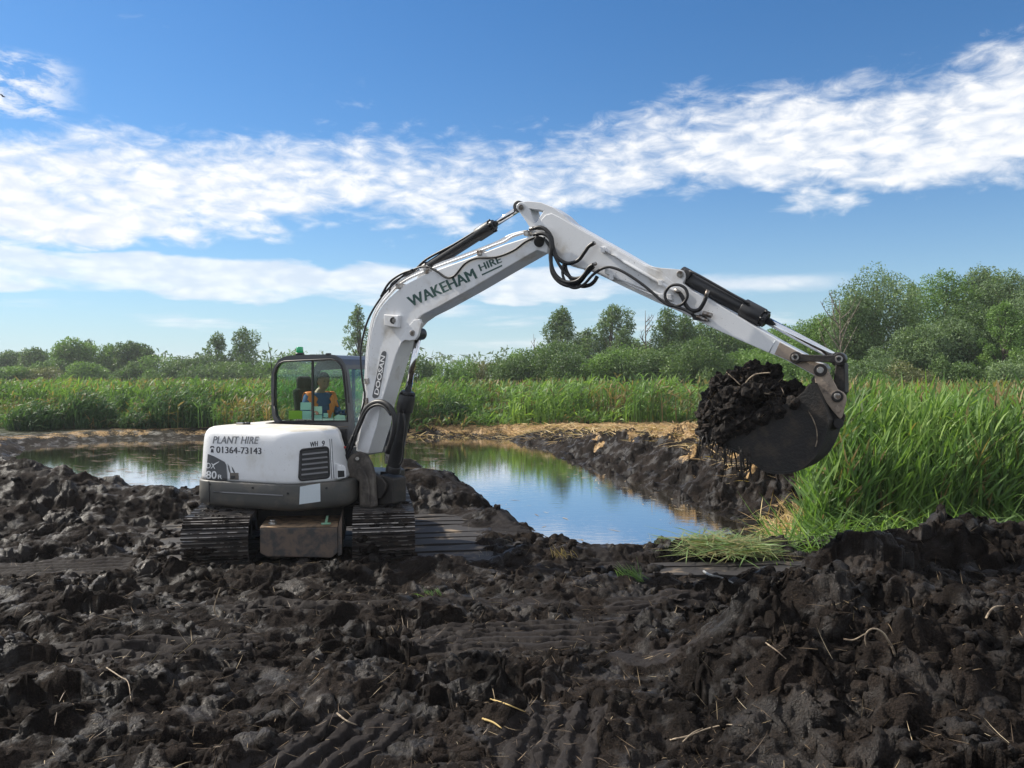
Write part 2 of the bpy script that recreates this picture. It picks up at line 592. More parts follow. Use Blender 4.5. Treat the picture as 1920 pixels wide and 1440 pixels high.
REFL = mat('reflective', (0.55, 0.57, 0.56), 0.3)
TIMBER = mat('wet_timber', (0.020, 0.016, 0.0135), 0.75, col2=(0.20, 0.15, 0.10), scale=2.6, lo=0.54, hi=0.72, bump=0.6, bscale=26, rough2=0.85)
BARK = mat('bark', (0.085, 0.070, 0.055), 0.9, col2=(0.15, 0.13, 0.10), scale=3, bump=0.4)
DEADW = mat('dead_wood', (0.20, 0.165, 0.13), 0.9)
ROOTM = mat('root_wood', (0.34, 0.27, 0.19), 0.75, col2=(0.11, 0.078, 0.055), scale=22)
STICKM = mat('grey_stick', (0.30, 0.31, 0.31), 0.7, col2=(0.10, 0.10, 0.10), scale=12)

g_ = bpy.data.materials.new('cab_glass'); g_.use_nodes = True
t = NT(g_.node_tree)
o_ = t.n('ShaderNodeOutputMaterial'); gt = t.n('ShaderNodeBsdfTransparent'); gt.inputs[0].default_value = (0.84, 0.94, 0.89, 1)
gg = t.n('ShaderNodeBsdfGlossy'); gg.inputs['Roughness'].default_value = 0.03
fr = t.n('ShaderNodeLayerWeight'); fr.inputs['Blend'].default_value = 0.5
ms = t.n('ShaderNodeMixShader'); t.l(t.m('ADD', 0.06, t.m('MULTIPLY', t.m('POWER', fr.outputs['Facing'], 4.0), 0.8)), ms.inputs[0]); t.l(gt.outputs[0], ms.inputs[1]); t.l(gg.outputs[0], ms.inputs[2]); t.l(ms.outputs[0], o_.inputs[0])
GLASS = g_

# ================================================================== THE GROUND AND THE WATER
WATER_Z = -0.35
POND = np.array([(-8.4, 13.9), (-11.0, 17.0), (-13.3, 21.0), (-17.5, 29.0), (-15.5, 31.6), (-9.0, 32.6), (-4.0, 33.2), (-0.6, 32.4),
                 (1.0, 28.5), (1.35, 25.8), (1.75, 23.6), (2.55, 20.8), (3.2, 18.4), (3.8, 15.2), (4.35, 13.0), (4.15, 11.8),
                 (2.2, 11.45), (1.15, 11.25), (0.95, 11.9), (0.5, 13.1), (-0.1, 14.7), (-1.0, 15.9), (-3.0, 15.2), (-5.2, 14.3)])


def pond_dist(x, y):
    """signed distance to the shore, positive on land"""
    d = np.full(x.shape, 1e9); inside = np.zeros(x.shape, bool)
    n = len(POND)
    for i in range(n):
        ax, ay = POND[i]; bx, by = POND[(i + 1) % n]
        ex, ey = bx - ax, by - ay
        t = np.clip(((x - ax) * ex + (y - ay) * ey) / (ex * ex + ey * ey), 0, 1)
        d = np.minimum(d, (x - ax - t * ex) ** 2 + (y - ay - t * ey) ** 2)
        c = ((ay > y) != (by > y)) & (x < ex * (y - ay) / (ey + 1e-12) + ax)
        inside ^= c
    d = np.sqrt(d)
    return np.where(inside, -d, d)


# track frame (the way the undercarriage points) used by ground, mats and tracks
TYAW = math.radians(10.0)
TD = Vector((-math.sin(TYAW), math.cos(TYAW), 0)); TR = Vector((math.cos(TYAW), math.sin(TYAW), 0))
TRACK_A = Vector((-3.83, 9.24, 0))            # near left corner of the left track
HOUSE_C = Vector((-2.778, 10.92, 0))

# mounds: x, y, radius x, radius y, height
MOUNDS = [
    (4.9, 7.7, 1.7, 0.75, 0.68), (3.75, 7.4, 0.8, 0.55, 0.36), (5.9, 7.3, 1.0, 0.8, 0.35), (4.6, 6.5, 1.1, 0.6, 0.34), (3.1, 6.4, 0.7, 0.5, 0.20), (5.4, 5.6, 0.9, 0.6, 0.3), (2.95, 7.1, 0.50, 0.55, 0.40), (2.1, 6.1, 0.55, 0.75, 0.46), (3.2, 5.7, 1.3, 0.9, 0.40),
    (2.35, 4.9, 0.8, 0.6, 0.20), (4.2, 4.8, 1.3, 1.0, 0.42), (2.6, 3.7, 1.0, 0.6, 0.22), (0.7, 3.9, 0.6, 0.4, 0.10),
    (-1.35, 14.1, 0.85, 0.7, 0.46), (-2.6, 14.3, 1.0, 0.7, 0.40), (-0.25, 12.6, 0.5, 0.5, 0.12),
    (-8.1, 13.4, 1.25, 1.1, 0.74), (-10.2, 14.2, 2.0, 1.5, 0.55), (-6.0, 13.0, 1.3, 0.8, 0.34), (-4.6, 13.2, 0.9, 0.6, 0.26),
    (-5.6, 10.6, 1.0, 0.6, 0.16), (-4.9, 9.6, 0.5, 0.3, 0.10), (-6.5, 8.4, 1.2, 0.5, 0.16), (-4.2, 7.6, 0.8, 0.4, 0.10), (-1.2, 7.6, 0.9, 0.35, 0.16), (-3.4, 5.6, 0.9, 0.5, 0.12),
    (1.0, 9.9, 1.0, 0.35, 0.16), (0.7, 10.9, 0.35, 0.22, 0.14), (1.65, 11.2, 0.28, 0.20, 0.10), (1.5, 11.1, 0.9, 0.25, 0.14), (2.9, 11.3, 0.7, 0.22, 0.12), (1.1, 8.6, 0.9, 0.35, 0.14),
    (-2.95, 22.6, 0.75, 0.55, 0.85),
    (-3.7, 8.95, 0.55, 0.20, 0.12), (-2.6, 9.0, 0.6, 0.18, 0.10), (-1.7, 9.15, 0.5, 0.2, 0.13), (-0.9, 9.35, 0.35, 0.2, 0.14), (-4.3, 9.5, 0.35, 0.35, 0.12), (-0.3, 10.9, 0.25, 0.45, 0.10),
]
SMEARS = [(1.2, 6.35, 0.5, 0.28), (-0.35, 4.35, 0.7, 0.25), (-5.6, 9.4, 1.2, 0.4), (0.0, 11.9, 0.35, 0.9), (1.55, 10.75, 0.4, 0.22), (4.3, 7.9, 0.6, 0.25)]


def slabs(x, y, size, seed):
    """tilted blocks with sharp edges, as a bucket drops them"""
    gx, gy = np.floor(x / size).astype(np.int64), np.floor(y / size).astype(np.int64)
    best = np.full(x.shape, 1e9); val = np.zeros(x.shape)
    for i in (-1, 0, 1):
        for j in (-1, 0, 1):
            cx_, cy_ = gx + i, gy + j
            h1 = _perm[(_perm[(cx_ + seed) & 255] + cy_) & 255]; h2 = _perm[(h1 + 57) & 255]; h3 = _perm[(h2 + 91) & 255]; h4 = _perm[(h3 + 13) & 255]
            px_, py_ = (cx_ + 0.15 + 0.7 * h1 / 255) * size, (cy_ + 0.15 + 0.7 * h2 / 255) * size
            dx_, dy_ = x - px_, y - py_
            d_ = np.abs(dx_) * (0.7 + 0.6 * h3 / 255) + np.abs(dy_) * (0.7 + 0.6 * h4 / 255) + 0.3 * np.hypot(dx_, dy_)
            v_ = (h3 / 255 - 0.5) * size * 0.11 + ((h4 / 255 - 0.5) * dx_ + (h1 / 255 - 0.62) * dy_) * 0.42
            m_ = d_ < best
            best = np.where(m_, d_, best); val = np.where(m_, v_, val)
    return val


PRINTS = [(0.05, 6.95, 0.95, 0.42, 0.05), (-1.9, 7.75, 0.9, 0.26, -0.04), (0.25, 4.95, 0.6, 0.32, 1.35), (-1.15, 4.75, 0.75, 0.34, 1.25), (1.0, 9.35, 0.8, 0.22, 0.1), (-5.3, 9.3, 0.9, 0.4, 0.2), (-3.0, 6.6, 0.9, 0.32, 0.12), (1.5, 7.9, 0.6, 0.3, 0.1)]


def base_height(x, y):
    d = pond_dist(x, y)
    right = sstep(x, 0.9, 2.2) * sstep(y, 12.2, 14.5)
    P = 0.80 * right * (1 - 0.88 * sstep(y, 19.0, 31.0)) * (1 - 0.5 * sstep(x, 5, 9))
    P = P * (1 - 0.72 * sstep(x - 0.10 * (y - 12), 4.3, 6.2))
    P = P + 0.10 * sstep(y, 30.5, 33.5) - 0.10 * sstep(-x, 7, 12) * sstep(y, 19, 25)
    P = P + 0.12 * sstep(x, 3.8, 5.0) * sstep(y, 9.6, 12.0) * (1 - right)
    wd = 0.75 + 1.5 * right * (1 - 0.6 * sstep(y, 20, 30)) + 0.5 * sstep(y, 30, 33)
    jag = 0.28 * pn(x * 1.1, y * 1.1, 5) + 0.16 * pn(x * 3.1, y * 3.1, 6)
    prof = sstep((d + jag - 0.10) / wd, -0.05, 1.0)
    h = WATER_Z + (P - WATER_Z) * prof
    h = np.where(d < 0, WATER_Z - np.minimum(0.6, -d * 0.9) + np.maximum(h - WATER_Z, 0) * 0.5, h)
    mm = np.zeros_like(x)
    for mx, my, sx, sy, hh in MOUNDS:
        mm = mm + hh * np.exp(-(((x - mx) / sx) ** 2 + ((y - my) / sy) ** 2) * 0.9)
    return h + mm, d, right


def mat_zone(x, y):
    """1 where the timber mats lie"""
    u = (x - TRACK_A.x) * TR.x + (y - TRACK_A.y) * TR.y
    v = (x - TRACK_A.x) * TD.x + (y - TRACK_A.y) * TD.y
    return sstep(u, -1.5, -0.9) * (1 - sstep(u, 3.55, 4.1)) * sstep(v, -0.16, 0.0) * (1 - sstep(v, 3.3, 3.6)), u, v


def ground_full(x, y):
    h, d, right = base_height(x, y)
    near = 1 - sstep(np.hypot(x, y), 26, 40)
    smear = sstep(fbm(x * 0.55 + 3, y * 0.95, 3, 20), 0.24, 0.46) * 0.7
    for sx, sy, rx, ry in SMEARS:
        q = ((x - sx) / rx) ** 2 + ((y - sy) / ry) ** 2 + 0.5 * pn(x * 2.5, y * 2.5, 31)
        smear = np.maximum(smear, 1 - sstep(q, 0.5, 1.15))
    mound = sstep(x, 1.2, 1.9) * (1 - sstep(y, 8.4, 9.2))
    smear = smear * (1 - 0.85 * mound) * (1 - 0.9 * right) * (0.72 + 0.55 * pn(x * 4.2, y * 4.2, 77))
    smear = np.clip(smear, 0, 1)
    mz, u, v = mat_zone(x, y)
    amp = (0.55 + 0.75 * sstep(fbm(x * 0.8, y * 0.8, 2, 40), -0.25, 0.35)) * (1 - 0.88 * smear) * near
    amp = amp * (1 + 0.55 * mound)
    amp = amp * np.where(d < 0.05, 0.3, 1.0) * (1 + 0.5 * right)
    q_ = ((x - 2.7) / 1.1) ** 2 + ((y - 9.15) / 0.42) ** 2
    amp = amp * (1 - 0.6 * np.exp(-q_)); h = h - 0.06 * np.exp(-q_)
    amp = amp * (1 - 0.55 * mz * sstep(u, 2.3, 2.7))
    h = h - 0.040 * mz - 0.03 * mz * sstep(u, 2.5, 2.7) * (1 - sstep(u, 3.3, 3.9))
    lump = np.zeros_like(x); ox = np.zeros_like(x); oy = np.zeros_like(x)
    wx = x + 0.10 * pn(x * 2.2, y * 2.2, 50); wy = y + 0.10 * pn(x * 2.2, y * 2.2, 51)
    for wl, a, s in ((0.95, 0.17, 60), (0.46, 0.115, 61), (0.24, 0.085, 62), (0.125, 0.075, 63), (0.066, 0.058, 64), (0.040, 0.036, 65)):
        n = pn(wx / wl, wy / wl, s)
        if wl > 0.2: lump = lump + a * (np.abs(n) * 1.5 - 0.30)
        else: lump = lump + a * (0.55 * (0.30 - np.abs(n)) * 1.5 + 0.9 * n) * (0.35 + 0.65 * sstep(pn(wx / 0.7, wy / 0.7, s + 30), -0.25, 0.2))
        if wl < 0.9:
            ox = ox + a * 0.55 * pn(wx / wl + 9.3, wy / wl, s + 10); oy = oy + a * 0.55 * pn(wx / wl, wy / wl + 4.1, s + 20)
    sl = slabs(wx + 0.06 * pn(x * 6, y * 6, 52), wy + 0.06 * pn(x * 6, y * 6, 53), 0.62, 11) + 0.7 * slabs(wx + 0.03 * pn(x * 11, y * 11, 54), wy + 0.03 * pn(x * 11, y * 11, 55), 0.27, 29)
    h = h + lump * amp + sl * np.clip(amp, 0, 1.2) * (0.45 + 0.5 * sstep(fbm(x * 0.6, y * 0.6, 2, 56), -0.2, 0.3))
    # prints of the track grousers pressed into the flat patches, long scratches elsewhere
    cle = 0.5 + 0.5 * np.sin((x * TD.x + y * TD.y) * 2 * np.pi / 0.14)
    h = h - 0.015 * smear * near * cle * (0.4 + 0.6 * sstep(pn(x * 5, y * 5, 76), -0.3, 0.3)) * sstep(fbm(x * 0.7, y * 0.7, 2, 70), -0.12, 0.1)
    scr = pn(x * 26 + y * 9, y * 1.6, 71)
    h = h + 0.014 * smear * near * scr
    for qx, qy, rx, ry, ang in PRINTS:
        ca, sa_ = math.cos(ang), math.sin(ang)
        u_ = (x - qx) * ca + (y - qy) * sa_; v_ = -(x - qx) * sa_ + (y - qy) * ca
        m_ = 1 - sstep((u_ / rx) ** 4 + (v_ / ry) ** 4 + 0.8 * pn(x * 2.3, y * 2.3, 78), 0.55, 1.1)
        rid = sstep(np.sin((v_ + 0.012 * pn(x * 4, y * 4, 79)) * 2 * np.pi / 0.15), -0.35, 0.55)
        h = h * (1 - 0.88 * m_) + 0.88 * m_ * (0.015 + 0.25 * lump * amp) + m_ * (0.050 * rid - 0.03) * (0.75 + 0.7 * pn(x * 3.1, y * 3.1, 81)); smear = np.maximum(smear, 0.85 * m_ * (0.6 + 0.6 * rid))
    # spade-cut gouges down the face of the right bank
    face = right * (1 - sstep(np.abs(d - 0.9), 0.8, 1.3))
    h = h + 0.10 * face * pn((x + y) * 1.9, d * 0.6, 72)
    # field: gently uneven
    h = h + (1 - near) * 0.15 * fbm(x * 0.05, y * 0.05, 3, 80) * sstep(np.hypot(x, y), 30, 60)
    straw = right * sstep(d, 1.3, 2.2) * (1 - sstep(x, 6, 9)) * sstep(y, 14.5, 17.0)
    straw = np.maximum(straw, sstep(y, 30.5, 32.8) * sstep(d, 0.25, 0.8) * (1 - sstep(d, 2.6, 4.2)) * sstep(x + 0.4 * pn(x, y, 73), -7.5, -2))
    straw = np.maximum(straw, 0.6 * sstep(-x, 10.0, 13.0) * sstep(y, 20, 25) * (1 - sstep(d, 1.5, 3.0)) * sstep(d, 0.3, 0.8))
    straw = np.maximum(straw, 0.8 * right * sstep(fbm(x * 1.3, y * 1.3, 3, 74), 0.30, 0.5) * sstep(d, 0.4, 1.0))
    straw = np.clip(straw * (0.75 + 0.9 * pn(x * 1.7, y * 1.7, 75)), 0, 1)
    veg = sstep(np.hypot(x, y), 34, 40) * (1 - straw)
    return h, ox * amp, oy * amp, smear * near, straw, veg


def build_ground():
    fine = np.arange(-35.5, 35.51, 0.115)
    side = np.concatenate([np.linspace(-180, -60, 25), np.linspace(-58, -38, 26)])
    side2 = np.concatenate([np.linspace(38, 58, 26), np.linspace(60, 175, 24)])
    th = np.radians(np.concatenate([side, fine, side2]))
    rows = [0.35, 1.0, 1.8, 2.6]
    r = 3.05
    while r < 640:
        rows.append(r)
        if r < 8.5: st = 0.0165
        elif r < 14: st = 0.0165 + (r - 8.5) * 0.0034
        elif r < 36: st = 0.035 + (r - 14) * 0.0085
        else: st = 0.2 + (r - 36) * 0.07
        r += st
    R = np.array(rows)
    n, m_ = len(R), len(th)
    X = (R[:, None] * np.sin(th)[None]).ravel(); Y = (R[:, None] * np.cos(th)[None]).ravel()
    h, ox, oy, sm, stw, vg = ground_full(X, Y)
    V = np.stack([X + ox, Y + oy, h], 1)
    idx = np.arange(n * m_).reshape(n, m_)
    a = idx[:-1, :]; b = idx[1:, :]
    an = np.roll(a, -1, 1); bn = np.roll(b, -1, 1)
    F = np.stack([a.ravel(), an.ravel(), bn.ravel(), b.ravel()], 1)
    # closing fan under the camera
    F3 = [(idx[0, 0], idx[0, j + 1], idx[0, j]) for j in range(1, m_ - 1)]
    m = bpy.data.materials.new('peat_ground'); m.use_nodes = True
    t = NT(m.node_tree)
    o = t.n('ShaderNodeOutputMaterial'); bs = t.n('ShaderNodeBsdfPrincipled')
    g = t.n('ShaderNodeNewGeometry')
    def at(nm):
        q = t.n('ShaderNodeAttribute'); q.attribute_name = nm; return q.outputs['Fac']
    P_ = g.outputs['Position']
    n1 = t.noise(P_, 1.4, 5, 0.6, 0.4); n2 = t.noise(P_, 14, 6, 0.65, 0.2); n3 = t.noise(P_, 60, 4, 0.6)
    peat = t.mix(t.ramp(n1, 0.35, 0.65), (0.0068, 0.0056, 0.0051), (0.0175, 0.0138, 0.0118))
    peat = t.mix(t.m('MULTIPLY', t.ramp(n2, 0.56, 0.74), 0.7), peat, (0.040, 0.031, 0.0245))
    peat = t.mix(t.m('MULTIPLY', t.ramp(n3, 0.64, 0.74), 0.35), peat, (0.12, 0.085, 0.05))
    mot = t.ramp(t.noise(P_, 85, 3, 0.7), 0.36, 0.66)
    peat = t.mix(1.0, peat, t.mix(mot, (0.50, 0.48, 0.46), (1.7, 1.6, 1.5)), 'MULTIPLY')
    smr = t.ramp(t.m('ADD', at('smear'), t.m('MULTIPLY', t.m('SUBTRACT', n2, 0.5), 0.9)), 0.42, 0.56)
    peat = t.mix(t.m('MULTIPLY', smr, 0.75), peat, (0.021, 0.0176, 0.0166))
    strc = t.mix(t.ramp(n2, 0.4, 0.65), (0.20, 0.125, 0.06), (0.46, 0.31, 0.15))
    c = t.mix(t.ramp(t.m('ADD', at('straw'), t.m('MULTIPLY', t.m('SUBTRACT', n2, 0.5), 0.9)), 0.35, 0.6), peat, strc)
    c = t.mix(at('veg'), c, (0.035, 0.045, 0.016))
    t.l(c, bs.inputs['Base Color'])
    wet = t.m('MULTIPLY', smr, t.ramp(n1, 0.3, 0.6))
    dmp = t.m('MULTIPLY', t.ramp(t.noise(P_, 3.2, 4, 0.6), 0.47, 0.62), t.m('SUBTRACT', 1.0, smr))
    wet = t.m('MAXIMUM', t.m('MULTIPLY', wet, 0.35), dmp)
    t.l(t.m('SUBTRACT', 0.92, t.m('MULTIPLY', wet, 0.48)), bs.inputs['Roughness'])
    t.l(t.m('ADD', 0.11, t.m('MULTIPLY', wet, 0.17)), bs.inputs['Specular IOR Level'])
    bp_ = t.n('ShaderNodeBump'); bp_.inputs['Strength'].default_value = 1.0; bp_.inputs['Distance'].default_value = 0.035
    hh = t.m('ADD', t.m('MULTIPLY', n2, 0.6), t.m('MULTIPLY', n3, 0.5))
    t.l(t.m('MULTIPLY', hh, t.m('SUBTRACT', 1.0, t.m('MULTIPLY', at('smear'), 0.7))), bp_.inputs['Height'])
    t.l(bp_.outputs[0], bs.inputs['Normal'])
    t.l(bs.outputs[0], o.inputs[0])
    g_o = mesh_np('ground', V, F, np.array(F3), m, smooth=False, extra={'smear': sm, 'straw': stw, 'veg': vg})
    return tag(g_o, 'black churned peat ground with wet flat smears and clods', kind='structure')


ground = build_ground()
PEAT = ground.data.materials[0]


def ground_z(x, y):
    x = np.atleast_1d(np.asarray(x, float)); y = np.atleast_1d(np.asarray(y, float))
    return ground_full(x, y)[0]


# water: one sheet under the whole pond, its shore is the ground
wm = bpy.data.materials.new('pond_water'); wm.use_nodes = True
t = NT(wm.node_tree)
o = t.n('ShaderNodeOutputMaterial'); b = t.n('ShaderNodeBsdfPrincipled')
b.inputs['Base Color'].default_value = (0.040, 0.034, 0.022, 1); b.inputs['Roughness'].default_value = 0.02; b.inputs['IOR'].default_value = 1.75
b.inputs['Specular IOR Level'].default_value = 0.75
g = t.n('ShaderNodeNewGeometry')
mp = t.n('ShaderNodeMapping'); mp.inputs['Scale'].default_value = (1.0, 2.6, 1.0); t.l(g.outputs['Position'], mp.inputs[0])
b1_ = t.n('ShaderNodeBump'); b1_.inputs['Strength'].default_value = 0.06; b1_.inputs['Distance'].default_value = 0.03
t.l(t.noise(mp.outputs[0], 3.0, 4.0, 0.55, 0.2), b1_.inputs['Height'])
t.l(b1_.outputs[0], b.inputs['Normal'])
gl = t.n('ShaderNodeBsdfGlossy'); gl.inputs['Roughness'].default_value = 0.02; gl.inputs['Color'].default_value = (0.95, 0.95, 0.95, 1); t.l(b1_.outputs[0], gl.inputs['Normal'])
mw = t.n('ShaderNodeMixShader'); mw.inputs[0].default_value = 0.66; t.l(b.outputs[0], mw.inputs[1]); t.l(gl.outputs[0], mw.inputs[2])
t.l(mw.outputs[0], o.inputs[0])
bm = bmesh.new()
bm.faces.new([bm.verts.new((x, y, WATER_Z)) for x, y in ((-21, 10.4), (6.2, 10.4), (6.2, 36), (-21, 36))])
water = bm_obj('pond_water', bm, wm)
tag(water, 'still dark pond reflecting blue sky and trees', kind='structure')

# ================================================================== TIMBER MATS
BEAM_W, BEAM_H = 0.20, 0.13


def beam_mesh(L, seed):
    r = random.Random(seed)
    bm = bmesh.new()
    n = 10; rings = []
    for i in range(n + 1):
        x = L * (i / n - 0.5)
        dz, dy = r.uniform(-0.008, 0.008), r.uniform(-0.007, 0.007)
        rings.append([bm.verts.new((x, y + dy, z + dz + (r.uniform(-0.01, 0.004)))) for y, z in ((-BEAM_W / 2 + 0.006, -BEAM_H), (BEAM_W / 2 - 0.006, -BEAM_H), (BEAM_W / 2 - 0.006, 0), (-BEAM_W / 2 + 0.006, 0))])
    for a, c in zip(rings, rings[1:]):
        for j in range(4):
            bm.faces.new((a[j], a[(j + 1) % 4], c[(j + 1) % 4], c[j]))
    bm.faces.new(list(reversed(rings[0]))); bm.faces.new(rings[-1])
    bmesh.ops.recalc_face_normals(bm, faces=bm.faces)
    me = bpy.data.meshes.new('beam'); bm.to_mesh(me); bm.free(); me.materials.append(TIMBER)
    return me


BEAMS = [beam_mesh(5.2, i) for i in range(4)]
mat_labels = ['muddy timber mat under the front of the tracks, the one nearest the camera', 'muddy timber mat second from the front under the excavator',
              'muddy timber mat third from the front under the excavator', 'muddy timber mat at the far end of the tracks, farthest from the camera']
vpos = -0.02
for mi, nb in enumerate((5, 4, 4, 4)):
    c0 = TRACK_A + TR * 1.5 + TD * (vpos + nb * BEAM_W / 2)
    th_ = thing('bog_mat', c0, mat_labels[mi], 'timber mat', 'timber mats laid under the excavator', TYAW)
    for q in range(nb):
        o = bpy.data.objects.new('beam', BEAMS[(mi * 5 + q) % 4])
        o.location = (rnd.uniform(-0.05, 0.07), -nb * BEAM_W / 2 + (q + 0.5) * BEAM_W, -0.004 + rnd.uniform(-0.018, 0.004))
        o.rotation_euler = (rnd.uniform(-0.03, 0.03), rnd.uniform(-0.004, 0.004), rnd.uniform(-0.006, 0.006))
        COL.objects.link(o); o.parent = th_
    vpos += nb * BEAM_W + 0.03
# one more mat half buried beside the cut reeds
c0 = Vector((2.70, 9.22, 0.05))
th_ = thing('bog_mat', c0, 'half buried timber mat beneath the pile of cut reeds', 'timber mat', None, math.radians(3))
bmR = beam_mesh(2.1, 9)
for q in range(3):
    o = bpy.data.objects.new('beam', bmR); o.location = (rnd.uniform(-0.05, 0.05), -0.2 + q * BEAM_W, rnd.uniform(-0.01, 0.01)); COL.objects.link(o); o.parent = th_

# ================================================================== REEDS, GRASS AND TREES
REED = leaf_mat('reed_leaf', [(0.0, (0.33, 0.24, 0.12)), (0.16, (0.22, 0.165, 0.075)), (0.30, (0.088, 0.128, 0.050)), (0.55, (0.118, 0.215, 0.066)), (0.80, (0.182, 0.300, 0.078)), (1.0, (0.265, 0.385, 0.108))], 0.42)
BLUEREED = leaf_mat('blue_reed_leaf', [(0.0, (0.25, 0.19, 0.10)), (0.3, (0.052, 0.096, 0.050)), (0.7, (0.088, 0.168, 0.074)), (1.0, (0.145, 0.235, 0.100))], 0.38)
STRAWM = leaf_mat('straw_leaf', [(0.0, (0.30, 0.19, 0.085)), (0.6, (0.52, 0.37, 0.18)), (1.0, (0.62, 0.50, 0.27))], 0.15)
CUTM = leaf_mat('cut_reed_leaf', [(0.0, (0.27, 0.21, 0.095)), (0.45, (0.20, 0.24, 0.09)), (1.0, (0.14, 0.25, 0.075))], 0.2)
DEBRIS = leaf_mat('debris_leaf', [(0.0, (0.10, 0.07, 0.045)), (0.55, (0.24, 0.17, 0.10)), (0.9, (0.40, 0.31, 0.19)), (1.0, (0.48, 0.42, 0.30))], 0.05)


def ribbons(base, dirv, length, width, droop, tone, side_az=None, segs=3):
    """tapering leaf strips: base (n,3), unit direction, length, width, droop; returns V, F4, F3, tone"""
    n = len(base)
    ts = np.linspace(0, 1, segs + 1)
    if side_az is None:
        side_az = rng.uniform(0, 2 * np.pi, n)
    s = np.stack([np.cos(side_az), np.sin(side_az), np.zeros(n)], 1)
    s = s - dirv * (s * dirv).sum(1, keepdims=True)
    s = s / (np.linalg.norm(s, axis=1, keepdims=True) + 1e-9)
    vs = []
    for t_ in ts[:-1]:
        p = base + dirv * (length * t_)[:, None]
        p[:, 2] -= droop * length * t_ * t_
        w = width * (0.55 + 0.9 * t_ if t_ < 0.5 else (1 - t_) * 2.0 * 0.98 + 0.02) * 0.5
        vs.append(p - s * w[:, None]); vs.append(p + s * w[:, None])
    p = base + dirv * length[:, None]; p[:, 2] -= droop * length
    vs.append(p)
    k_ = len(vs)
    V = np.stack(vs, 1).reshape(-1, 3)
    off = (np.arange(n) * k_)[:, None]
    F4 = np.concatenate([off + np.array([[2 * i, 2 * i + 1, 2 * i + 3, 2 * i + 2]]) for i in range(segs - 1)], 0) if segs > 1 else np.zeros((0, 4), int)
    F3 = off + np.array([[k_ - 3, k_ - 2, k_ - 1]])
    return V, F4, F3, np.repeat(tone, k_)


def join_ribbons(parts):
    V = []; F4 = []; F3 = []; T = []; o = 0
    for v, f4, f3, t_ in parts:
        V.append(v); F4.append(f4 + o); F3.append(f3 + o); T.append(t_); o += len(v)
    return np.concatenate(V), np.concatenate(F4), np.concatenate(F3), np.concatenate(T)


def ribbon_obj(name, parts, m, label=None, kind='stuff', parent=None):
    V, F4, F3, T = join_ribbons(parts)
    o = mesh_np(name, V, F4, F3, m, parent, tone=np.clip(T, 0, 1))
    return tag(o, label, kind=kind) if kind else o


def unit(az, el):
    return np.stack([np.cos(az) * np.cos(el), np.sin(az) * np.cos(el), np.sin(el)], 1)


def bz(x, y):
    return base_height(np.asarray(x, float), np.asarray(y, float))[0]


def reed_parts(x, y, h, wid, tone, leaves=3, lean=0.12, leaf_len=0.55, wind=0.5, segs=3, elr=(25, 78), drp=(0.15, 0.65)):
    """upright stems, each with arching leaves leaving it at several heights"""
    n = len(x)
    tone = np.where(rng.random(n) < 0.03, rng.uniform(0.0, 0.18, n), tone)
    b = np.stack([x, y, bz(x, y) - 0.05], 1)
    az = rng.uniform(0, 2 * np.pi, n); el = np.pi / 2 - np.abs(rng.normal(0, lean, n))
    d = unit(az, el)
    parts = [ribbons(b, d, h, wid, rng.uniform(0.0, 0.10, n), tone, segs=segs)]
    for q in range(leaves):
        f = rng.uniform(0.25, 0.95, n)
        p = b + d * (h * f)[:, None]
        az2 = np.where(rng.random(n) < wind, rng.normal(0.2, 0.7, n), rng.uniform(0, 2 * np.pi, n))
        el2 = np.radians(rng.uniform(*elr, n))
        L = leaf_len * rng.uniform(0.6, 1.25, n)
        parts.append(ribbons(p, unit(az2, el2), L, wid * rng.uniform(0.8, 1.3, n), rng.uniform(*drp, n), np.clip(tone + rng.normal(0, 0.13, n), 0, 1), segs=segs))
    return parts


